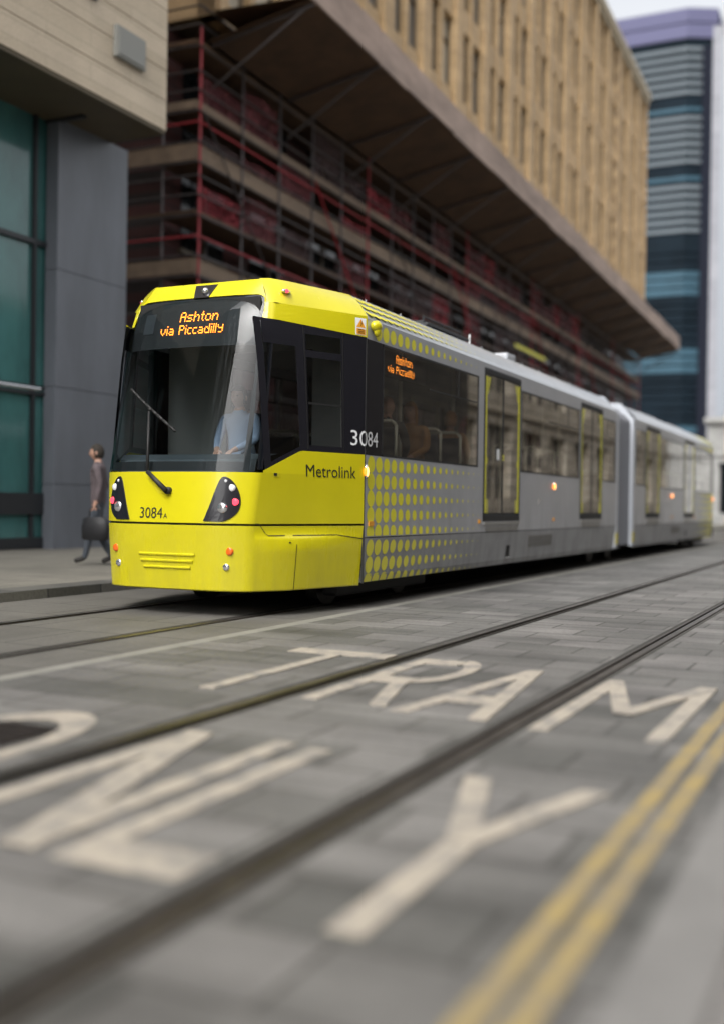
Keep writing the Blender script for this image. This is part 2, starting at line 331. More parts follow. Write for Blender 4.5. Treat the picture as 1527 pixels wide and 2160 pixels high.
# ---------------------------------------------------------------- the tram
TR = thing('tram', (-6.20, 8.518, 0), 'yellow and silver two-section tram with round dot pattern, heading towards the camera', 'tram')
KZ = [.24, .88, 1.37, 2.8, 3.03, 3.29]
KX = [.32, .30, .35, .60, .67, .77]
KY = [.80, .84, .88, .835, .81, .67]
CX = [.16, .09, .13, .47, .55, .76]
JX = [1.72]*5+[1.91]; JY = [1.27, 1.325, 1.325, 1.325, 1.325, 1.02]
def ip(z, a):
    if z <= KZ[0]: return a[0]
    for i in range(5):
        if z <= KZ[i+1]:
            t = (z-KZ[i])/(KZ[i+1]-KZ[i]); return a[i]+(a[i+1]-a[i])*t
    return a[5]
def frontX(Y, z):
    k, c = ip(z, KX), ip(z, CX); return c+(k-c)*(abs(Y)/ip(z, KY))**3.4
def sideN(X, z):
    k, y, j, jy = ip(z, KX), ip(z, KY), ip(z, JX), ip(z, JY)
    if X >= j: return jy
    base = y+(X-k)/(j-k)*(jy-y)
    if z < .8 and X > k:                       # the skirt bulges a little around the step panel
        u = (X-k)/(j-k); b = (.09 if z < .74 else .09*(.8-z)/.06)
        base += b*(u/.26 if u < .26 else (1-u)/.74)
    return base
RC_ = 0.05
def half_plan(z, nf=9):
    """outline of the nose at height z, from centre to the join, near side"""
    kx, ky = ip(z, KX), ip(z, KY); P = []
    yf = ky-RC_
    for i in range(nf): P.append((frontX(yf*i/(nf-1), z), yf*i/(nf-1)))
    a = Vector((frontX(yf, z), yf)); c = Vector((kx, ky)); xs = kx+RC_*.9; b = Vector((xs, sideN(xs, z)))
    for i in range(1, 5):
        t = i/5; q = a*(1-t)**2 + c*2*t*(1-t) + b*t*t; P.append((q.x, q.y))
    j = ip(z, JX)
    us = [xs, kx+(j-kx)*.26] + [kx+(j-kx)*u for u in (.4, .55, .7, .85, 1.0)]
    for X in us: P.append((X, sideN(X, z)))
    return P
SEC = {}
def T(sec):
    """section transform: A as is; B mirrored about the middle of the tram"""
    if sec == 'A': return lambda X, n, z: (n, X, z)
    return lambda X, n, z: (n, 28.4-X, z)
def full_ring(z, t):
    h = half_plan(z); return [t(X, -n, z) for X, n in reversed(h)] + [t(X, n, z) for X, n in h[1:]]

def text_mesh(txt, size, sx=1.0, extr=0.0):
    cu = bpy.data.curves.new('t', 'FONT'); cu.body = txt; cu.size = size; cu.resolution_u = 3
    ob = bpy.data.objects.new('t', cu); COL.objects.link(ob)
    dg = bpy.context.evaluated_depsgraph_get(); me = bpy.data.meshes.new_from_object(ob.evaluated_get(dg))
    vs = [(v.co.x*sx, v.co.y) for v in me.vertices]; fs = [tuple(p.vertices) for p in me.polygons]
    bpy.data.objects.remove(ob); bpy.data.curves.remove(cu); bpy.data.meshes.remove(me)
    x0 = min(v[0] for v in vs); x1 = max(v[0] for v in vs)
    return [(v[0]-x0, v[1]) for v in vs], fs, x1-x0

FONT57 = {'A': ["01110", "10001", "10001", "11111", "10001", "10001", "10001"], 's': ["00000", "00000", "01111", "10000", "01110", "00001", "11110"],
 'h': ["10000", "10000", "10110", "11001", "10001", "10001", "10001"], 't': ["010", "010", "111", "010", "010", "010", "001"],
 'o': ["00000", "00000", "01110", "10001", "10001", "10001", "01110"], 'n': ["00000", "00000", "10110", "11001", "10001", "10001", "10001"],
 'v': ["00000", "00000", "10001", "10001", "10001", "01010", "00100"], 'i': ["1", "0", "1", "1", "1", "1", "1"],
 'a': ["00000", "00000", "01110", "00001", "01111", "10001", "01111"], ' ': ["000"]*7, 'P': ["11110", "10001", "10001", "11110", "10000", "10000", "10000"],
 'c': ["0000", "0000", "0111", "1000", "1000", "1000", "0111"], 'd': ["00001", "00001", "01101", "10011", "10001", "10001", "01111"],
 'l': ["1"]*7, 'y': ["00000", "10001", "10001", "01111", "00001", "00001", "01110"]}
def led_points(s):
    pts = []; x = 0
    for ch in s:
        g = FONT57[ch]
        for r, row in enumerate(g):
            for c, b in enumerate(row):
                if b == '1': pts.append((x+c, 6-r))
        x += len(g[0])+1
    return pts, x-1

def patch_front(ys, zlo, zhi, off, t, nz=14, mi=0, mb=None):
    mb = mb or MB(); rows = []
    for y in ys:
        a, b = zlo(y), zhi(y); r = []
        for k in range(nz+1):
            z = a+(b-a)*k/nz; lim = ip(z, KY)-.045; yy = max(-lim, min(lim, y)); r.append(t(frontX(abs(yy), z)-off, yy, z))
        rows.append(r)
    return mb.grid(rows, mi)
def poly_front(pts, off, t, mb, mi=0, thick=0.0):
    """outline on the nose front, fan-filled around its middle and shrunk rings so it follows the curve"""
    c = (sum(p[0] for p in pts)/len(pts), sum(p[1] for p in pts)/len(pts)); rings = []
    for k in (0.0, .25, .5, .75, 1.0):
        rings.append([t(frontX(abs(c[0]+(p[0]-c[0])*k), c[1]+(p[1]-c[1])*k)-off, c[0]+(p[0]-c[0])*k, c[1]+(p[1]-c[1])*k) for p in pts])
    mb.grid(rings, mi, closed=True)
    if thick: mb.grid([rings[-1], [t(frontX(abs(p[0]), p[1])+.004, p[0], p[1]) for p in pts]], mi, closed=True)
def disc_front(y, z, r, off, t, mb, mi=0, h=0.0, n=16):
    X = frontX(abs(y), z)-off
    ring = [t(X-h*.0, y+r*math.cos(2*PI*i/n), z+r*math.sin(2*PI*i/n)) for i in range(n)]
    ring2 = [t(X-h, y+r*.7*math.cos(2*PI*i/n), z+r*.7*math.sin(2*PI*i/n)) for i in range(n)]
    base = [t(X+off+.03, y+r*math.cos(2*PI*i/n), z+r*math.sin(2*PI*i/n)) for i in range(n)]
    mb.grid([base, ring, ring2, [t(X-h, y, z)]*n], mi, closed=True)
def side_grid(x0, x1, z0, z1, off, t, mb, mi=0, nx=4, nz=2, sgn=1, zf=None):
    rows = []
    for i in range(nx+1):
        X = x0+(x1-x0)*i/nx; r = []
        for k in range(nz+1):
            z = z0+(z1-z0)*k/nz
            if zf: a, b = zf(X); z = a+(b-a)*k/nz
            r.append(t(X, sgn*(sideN(X, z)+off), z))
        rows.append(r)
    return mb.grid(rows, mi)

def build_cab(sec):
    t = T(sec)
    ALL = lambda f: [f(1), f(-1)]
    # lower shell: bumper (below the gap line at z .88) and mask
    zs = [.245, .26, .30, .45, .60, .73, .76, .80, .865]
    mb = MB(); rings = [full_ring(z, t) for z in zs]
    rings.insert(0, [t(frontX(0, .245)+.12+(0), n*.93, .245) if False else p for n, p in zip([0]*len(rings[0]), [(x*.94, (y if sec == 'A' else y), .25) for x, y, z in rings[0]])])
    mb.grid(rings)
    top = rings[-1]; cyc = [(x*.97, y, .865) for x, y, z in top]
    mb.grid([top, [(x*.985, y+(.02 if sec == 'A' else -.02), .866) for x, y, z in top]])
    mb.build('bumper', YEL, TR, smooth=True)
    zs = [.885, .89, 1.0, 1.15, 1.37]
    mb = MB(); rr = [full_ring(z, t) for z in zs]
    rr.insert(0, [(x*.985, y+(.02 if sec == 'A' else -.02), .884) for x, y, z in rr[0]])
    mb.grid(rr); mask = mb
    # side cab yellow between z 1.37 and the black band line, both sides
    def zband(X): return 1.375+(1.60-1.375)*min(1, max(0, (X-.37)/.5))
    for sg in (1, -1):
        rows = []
        for i in range(25):
            X = .40+(1.72-.40)*i/24; b = max(zband(X), 1.371)
            rows.append([t(X, sg*sideN(X, 1.37+(b-1.37)*k/3), 1.37+(b-1.37)*k/3) for k in range(4)])
        mask.grid(rows)
    mask.build('front_mask', YEL, TR, smooth=True)
    # dark slot behind the gap
    mb = MB(); mb.grid([[(x*.985, y+(.018 if sec == 'A' else -.018), z) for x, y, z in full_ring(zz, t)] for zz in (.84, .91)]); mb.build('panel_gap', MBLK, TR)
    # top hood: yellow band, facets and rounded windscreen corners
    mb = MB()
    def hoodlow(y):
        a = abs(y)
        r = .12; edge = .76
        if a < edge-r: return 3.115
        if a < edge: return 3.115-r+math.sqrt(max(0, r*r-(a-edge+r)**2))
        return 2.865
    ysh = sorted(set([round(-.76+1.52*i/60, 4) for i in range(61)]+[-.7601, .7601]))
    def zt(y): return 3.29
    patch_front([y for y in ysh], hoodlow, lambda y: 3.285, .004, t, 10, mb=mb)
    for sg in (1, -1):
        # corner column of the hood and the side yellow band
        zsb = [2.86, 2.90, 2.95, 3.0, 3.03]
        rows = []
        for k in range(len(zsb)*1):
            z = zsb[k]; h = [p for p in half_plan(z, 40) if p[1] > .745 or p[0] > ip(z, KX)]
            h = half_plan(z, 60)
            # resample from Y=.76 outward
            i0 = next(i for i, p in enumerate(h) if p[1] >= .745)
            seg = h[i0:i0+1]+h[-11:]
            rows.append([t(X-(.004 if i < 2 else 0), sg*(n+.003), z) for i, (X, n) in enumerate(seg)])
        mb.grid(rows)
    mb.build('hood', YEL, TR, smooth=False)
    # side band strip below z 2.86 (the band's edge slopes down to the rear) and facets
    mb = MB()
    for sg in (1, -1):
        rows = []
        for i in range(13):
            X = .66+(1.72-.66)*i/12; lo = 2.86-(.05)*min(1, i/12)
            rows.append([t(X, sg*(sideN(X, lo+(2.87-lo)*k/2)+.003), lo+(2.87-lo)*k/2) for k in range(3)])
        mb.grid(rows)
        # sloped facet from the crease z 3.03 to the roof edge
        lo = [(.655, .76), (.69, .835), (.85, .885), (1.2, 1.065), (1.50, 1.22), (1.72, 1.325)]
        hi = [(.77, .60), (.82, .69), (1.0, .765), (1.35, .86), (1.65, .95), (1.91, 1.02)]
        rows = []
        for k in range(7):
            u = k/6; z = 3.03+(3.295-3.03)*u + .018*math.sin(u*PI)
            rows.append([t(a[0]+(b[0]-a[0])*u, sg*(a[1]+(b[1]-a[1])*u + .012*math.sin(u*PI)), z+(i/5)*.015*u) for i, (a, b) in enumerate(zip(lo, hi))])
        mb.grid(rows)
    # roof cap of the cab
    edge = [(.765, 0), (.768, .3), (.77, .60), (.82, .69), (1.0, .765), (1.35, .86), (1.65, .95), (1.91, 1.02)]
    rows = []
    for X, n in edge[2:]: rows.append([t(X, n*c, 3.288+.062*(1-abs(c)**2)*min(1, (X-.77)/.5)+(X-.77)*.012) for c in (-1, -.8, -.5, -.2, 0, .2, .5, .8, 1)])
    mb.grid(rows)
    mb.build('cab_roof', YEL, TR, smooth=True)
    # windscreen
    mb = MB(); zsw = [1.375+(3.118-1.375)*k/14 for k in range(15)]; rows = []
    for z in zsw:
        h = half_plan(z, 9); h = h[:13]
        rows.append([t(X+.002, -n, z) for X, n in reversed(h)]+[t(X+.002, n, z) for X, n in h[1:]])
    ws = mb.grid(rows).build('windscreen', WGL, TR, smooth=True)
    # painted black border behind the glass
    mb = MB()
    def inner(y, z, d=.02):
        lim = ip(z, KY)-.078; y = max(-lim, min(lim, y)); return t(frontX(abs(y), z)+d, y, z)
    for (y0, y1, a, b) in ((-.82, -.745, 1.47, 2.60), (.745, .82, 1.47, 2.60), (-.80, .80, 1.38, 1.47), (-.80, .80, 2.60, 3.11)):
        mb.grid([[inner(y0+(y1-y0)*i/8, a+(b-a)*k/8, .014) for i in range(9)] for k in range(9)])
    mb.build('windscreen_border', MBLK, ws)
    # black side panels + corner pillars
    for sg in (1, -1):
        mb = MB()
        rows = []
        for i in range(29):
            z = 1.40+(2.86-1.40)*i/28
            h = half_plan(z, 9)[-10:]
            rows.append([t(X+.001, sg*(n-.002), z) for X, n in h if True][:4])
        mb.grid(rows, 0)
        # panel with two openings: x ranges of window columns
        def seg(x0, x1, z0, z1, nx=3):
            if z0 is None:
                side_grid(x0, x1, 0, 0, 0, t, mb, 0, 10, 4, sg, zf=lambda X: (zband(X), z1))
            else: side_grid(x0, x1, z0, z1, 0, t, mb, 0, nx, 4, sg)
        seg(.42, .50, None, 2.86); seg(.50, .86, None, 1.62) if False else None
        # frame around quarter window (opening X .50-.86): lower strip follows the band line
        side_grid(.50, .86, 0, 0, 0, t, mb, 0, 8, 1, sg, zf=lambda X: (zband(X), zband(X)+.045))
        side_grid(.50, .86, 2.62, 2.86, 0, t, mb, 0, 3, 2, sg)
        side_grid(.86, .98, 1.60, 2.86, 0, t, mb, 0, 2, 6, sg)
        side_grid(.98, 1.40, 1.60, 1.66, 0, t, mb, 0, 3, 1, sg)
        side_grid(.98, 1.40, 2.53, 2.60, 0, t, mb, 0, 3, 1, sg)
        side_grid(.98, 1.40, 2.76, 2.86, 0, t, mb, 0, 3, 1, sg)
        side_grid(1.40, 1.72, 1.60, 2.86, 0, t, mb, 0, 3, 6, sg)
        mb.build('cab_side_panel', BLK, TR, smooth=False)
    for sg in (1, -1):
        q = side_grid(.50, .86, 0, 0, -.008, t, MB(), 0, 6, 6, sg, zf=lambda X: (zband(X)+.045, 2.62)).build('quarter_window', CGL, TR)
        dwin = MB(); side_grid(.98, 1.40, 1.66, 2.53, -.008, t, dwin, 0, 3, 4, sg); side_grid(.98, 1.40, 2.60, 2.76, -.008, t, dwin, 0, 3, 1, sg)
        d = dwin.build('cab_door_window', CGL, TR)
        mb = MB(); side_grid(.98, 1.40, 2.065, 2.085, .004, t, mb, 0, 3, 1, sg); side_grid(.955, .965, 1.62, 2.84, .003, t, mb, 0, 1, 4, sg); side_grid(1.415, 1.425, 1.62, 2.84, .003, t, mb, 0, 1, 4, sg)
        mb.build('window_bar', MBLK, d)
    # cab interior
    mb = MB()
    mb.box(-.72, .72, *sorted((t(.45, 0, 0)[1], t(1.9, 0, 0)[1])), .95, 1.0)
    mb.build('cab_floor', INTD, TR)
    mb = MB(); ya, yb = sorted((t(.34, 0, 0)[1], t(.80, 0, 0)[1]))
    prof = [(.40, 1.0), (.36, 1.36), (.42, 1.50), (.62, 1.56), (.78, 1.48), (.80, 1.0)]
    hwf = lambda X: min(.80, sideN(max(X, .5), 1.40)-.07) if X < .5 else sideN(X, 1.40)-.05
    mb.grid([[t(X+.02, hwf(X)*c, z) for c in (-1, -.5, 0, .5, 1)] for X, z in [(.40, 1.0), (.37, 1.36), (.42, 1.50), (.62, 1.56), (.78, 1.48), (1.0, 1.44), (1.02, 1.0)]]); mb.build('dashboard', INTD, TR)
    mb = MB()
    yb_ = t(1.86, 0, 0)[1]; yc_ = t(1.90, 0, 0)[1]; y0_, y1_ = sorted((yb_, yc_))
    mb.box(-1.24, -.40, y0_, y1_, 1.0, 3.0); mb.box(.62, 1.24, y0_, y1_, 1.0, 3.0); mb.box(-.40, .62, y0_, y1_, 2.75, 3.0)
    mb.build('cab_bulkhead', INTW, TR)
    mb = MB(); ys_ = t(1.25, 0, 0)[1]
    mb.box(-.33, .14, min(ys_, t(1.65, 0, 0)[1]), max(ys_, t(1.65, 0, 0)[1]), 1.30, 1.42)
    mb.box(-.31, .12, *sorted((t(1.6, 0, 0)[1], t(1.72, 0, 0)[1])), 1.42, 2.05); mb.box(-.22, .03, *sorted((t(1.62, 0, 0)[1], t(1.70, 0, 0)[1])), 2.08, 2.30); mb.box(-.16, -.04, min(ys_, t(1.5, 0, 0)[1]), max(ys_, t(1.5, 0, 0)[1]), 1.0, 1.30)
    mb.build('driver_seat', SEAT, TR, bevel=.03)
    # head lamp clusters
    hp = [(.577, 1.328), (.637, 1.324), (.70, 1.265), (.742, 1.17), (.757, 1.077), (.734, .992), (.683, .94), (.613, .906), (.426, .907), (.477, 1.037), (.524, 1.189)]
    def smooth_outline(P, keep):
        for _ in range(2):
            Q = []; K = []
            for i, p in enumerate(P):
                q = P[(i+1) % len(P)]
                if i in keep: Q.append(p); K.append(len(Q)-1); Q.append(((p[0]+q[0])/2, (p[1]+q[1])/2))
                else: Q += [(p[0]*.75+q[0]*.25, p[1]*.75+q[1]*.25), (p[0]*.25+q[0]*.75, p[1]*.25+q[1]*.75)]
            P, keep = Q, K
        return P
    hp = smooth_outline(hp, [7, 8])
    for sg in (1, -1):
        pts = [(sg*y, z) for y, z in hp]
        mb = MB(); poly_front(pts, .010, t, mb, thick=1)
        hl = mb.build('headlamp_cluster', BLK, TR)
        mb = MB(); disc_front(sg*.596, 1.03, .052, .014, t, mb, 0, .012); mb.build('headlamp_lens', CHR, hl, smooth=True)
        mb = MB(); disc_front(sg*.675, 1.222, .034, .014, t, mb, 0, .006); disc_front(sg*.62, 1.285, .014, .012, t, mb, 0, .003); mb.build('position_lamp', WHL, hl, smooth=True)
        mb = MB(); disc_front(sg*.706, 1.09, .034, .014, t, mb, 0, .006); mb.build('tail_lamp', REDL, hl, smooth=True)
        mb = MB(); disc_front(sg*.655, .625, .038, .006, t, mb, 0, .006); mb.build('turn_lamp', ORL, TR, smooth=True)
        mb = MB(); disc_front(sg*.62, .477, .034, .006, t, mb, 0, .006); mb.build('fog_lamp', CHR, TR, smooth=True)
    # ribs in the bumper
    for z, a, b in ((.580, -.32, .32), (.518, -.30, .30), (.456, -.27, .27)):
        mb = MB(); n = 10
        for k0, k1, zz0, zz1 in ((.001, .016, .018, .006), (.016, .014, .006, -.004), (.014, .001, -.004, -.014)):
            mb.grid([[t(frontX(abs(a+(b-a)*i/n), z)-k0, a+(b-a)*i/n, z+zz0) for i in range(n+1)], [t(frontX(abs(a+(b-a)*i/n), z)-k1, a+(b-a)*i/n, z+zz1) for i in range(n+1)]])
        mb.build('bumper_rib', YEL, TR)
    # camera housing over the windscreen
    mb = MB(); poly_front([(-.11, 3.26), (.15, 3.26), (.115, 3.112), (-.055, 3.112)], .012, t, mb, thick=1)
    o = mb.build('camera_housing', BLK, TR)
    mb = MB(); X = frontX(0, 3.19)-.012; c = Vector(t(X-.02, .05, 3.185)); mb.ball(c, .035, .03, .035); mb.build('lens', CHR, o, smooth=True)
    # wiper
    mb = MB()
    wp = lambda y, z, o_=.04: Vector(t(frontX(abs(y), z)-o_, y, z))
    mb.tube(wp(.03, 1.19), wp(.03, 1.19, .0), .035, 12); mb.tube(wp(.03, 1.19, .055), wp(-.20, 1.37, .055), .026, 8, r1=.02); mb.tube(wp(-.20, 1.37, .055), wp(-.30, 1.96, .05), .016, 8, r1=.011)
    a_, b_ = (-.62, 2.20), (.03, 1.76)
    n = 8
    for i in range(n):
        u, v = i/n, (i+1)/n
        mb.tube(wp(a_[0]+(b_[0]-a_[0])*u, a_[1]+(b_[1]-a_[1])*u, .02), wp(a_[0]+(b_[0]-a_[0])*v, a_[1]+(b_[1]-a_[1])*v, .02), .014, 6)
    mb.tube(wp(-.30, 1.98, .05), wp(-.30, 1.98, .015), .02, 6)
    mb.build('wiper', RUB, TR, smooth=True)
    # recess below the wiper
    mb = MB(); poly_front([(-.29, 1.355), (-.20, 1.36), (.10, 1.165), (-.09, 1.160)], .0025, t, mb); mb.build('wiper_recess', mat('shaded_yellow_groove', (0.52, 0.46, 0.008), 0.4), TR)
    # hinges/locks on the side
    for sg in (1, -1):
        mb = MB(); side_grid(.515, .585, 1.335, 1.375, .004, t, mb, 0, 1, 1, sg); o = mb.build('coupling_flap', mat('recess_yellow', (0.55, 0.50, 0.02), 0.4), TR)
        mb = MB(); side_grid(.522, .56, 1.345, 1.372, .007, t, mb, 0, 1, 1, sg); mb.build('lock', MBLK, o)
        mb = MB()
        for x0, x1, za, zb in ((.34, .38, .885, .885), (.38, .48, .885, .775), (.48, 1.34, .775, .775), (1.34, 1.72, .775, .73)):
            side_grid(x0, x1, 0, 0, .003, t, mb, 0, 6, 1, sg, zf=lambda X: ((za+(zb-za)*(X-x0)/(x1-x0))-.005, (za+(zb-za)*(X-x0)/(x1-x0))+.005))
        side_grid(.760, .768, .25, .77, .003, t, mb, 0, 1, 6, sg); mb.build('panel_seam', mat('seam_shadow_gap', (0.05, 0.045, 0.005), 0.7), TR)
        mb = MB(); side_grid(.66, .68, .70, .715, .004, t, mb, 0, 1, 1, sg); mb.build('panel_lock', MBLK, TR)
        # lens on the roof facet
        P0 = Vector(t(.87, sg*.845, 3.165)); mb = MB(); mb.ball(P0, .035, .075, .022, 12, 6); o = mb.build('roof_lamp', CHR, TR, smooth=True)
        mb = MB(); mb.ball(P0+Vector((sg*.015, -.02 if sec == 'A' else .02, -.0)), .028, .03, .02, 10, 6); mb.build('red_lens', REDL, o, smooth=True)
build_cab('A'); build_cab('B')

# front display, numbers and names (front cab only shows them)
tA = T('A')
mb = MB(); mb.box(-.70, .72, .60, .62, 2.66, 3.08); disp = mb.build('destination_display', MBLK, TR)
mb = MB()
for s_, y0, z0, p in (('Ashton', -.14, 2.868, .0134), ('via Piccadilly', -.35, 2.738, .0124)):
    pts, wd = led_points(s_)
    for cx_, cy_ in pts:
        y, z = y0+cx_*p, z0+cy_*p*1.12; r = p*.42
        X = frontX(abs(y), z)+.006
        mb.poly([tA(X, y+r*math.cos(a*PI/3), z+r*math.sin(a*PI/3)) for a in range(6)])
mb.build('lit_lettering', LED, disp)
mb = MB(); X = .56
mb.grid([[tA(frontX(abs(y), z)+.010, y, z) for y in (-.60, -.5, -.46)] for z in (2.76, 2.86, 2.97)]); mb.build('display_screen', DGR, disp)
def text_front(txt, size, y0, z0, name, m, sx=1.0):
    vs, fs, wd = text_mesh(txt, size, sx); mb = MB()
    mb.add([tA(frontX(abs(y0+v[0]), z0+v[1])-.004, y0+v[0], z0+v[1]) for v in vs], fs); return mb.build(name, m, TR), wd
o, wd = text_front('3084', .150, -.295, .925, 'fleet_number', TXTB, .93)
text_front('A', .07, -.295+wd+.012, .925, 'fleet_letter', TXTB)
def text_side(txt, size, x0, z0, name, m, sx=1.0, width=None, parent=None):
    vs, fs, wd = text_mesh(txt, size, sx); k = (width/wd) if width else 1; mb = MB()
    mb.add([tA(x0+v[0]*k, sideN(x0+v[0]*k, z0+v[1])+.0045, z0+v[1]) for v in vs], fs); return mb.build(name, m, parent or TR)
text_side('3084', .225, 1.515, 1.69, 'fleet_number', WHITE, width=.50)
text_side('Metrolink', .175, .925, 1.35, 'operator_name', TXTB, width=.665)
mb = MB(); side_grid(1.575, 1.70, 2.825, 3.0, .005, tA, mb, 0, 1, 1); wr = mb.build('warning_plate', WHITE, TR)
mb = MB()
for pts in ([(1.583, 2.905), (1.692, 2.905), (1.638, 2.99)], [(1.585, 2.835), (1.692, 2.83), (1.692, 2.888), (1.585, 2.893)]):
    mb.poly([tA(x, sideN(x, z)+.008, z) for x, z in pts])
mb.build('warning_symbol', ORV, wr)
mb = MB(); mb.poly([tA(x, sideN(x, z)+.011, z) for x, z in [(1.630, 2.92), (1.640, 2.945), (1.633, 2.945), (1.645, 2.972), (1.650, 2.972), (1.642, 2.952), (1.650, 2.952), (1.638, 2.92)]])
for z in (2.878, 2.86, 2.845): mb.poly([tA(x, sideN(x, zz)+.011, zz) for x, zz in [(1.60, z), (1.678, z), (1.678, z+.006), (1.60, z+.006)]])
mb.build('warning_print', TXTB, wr)

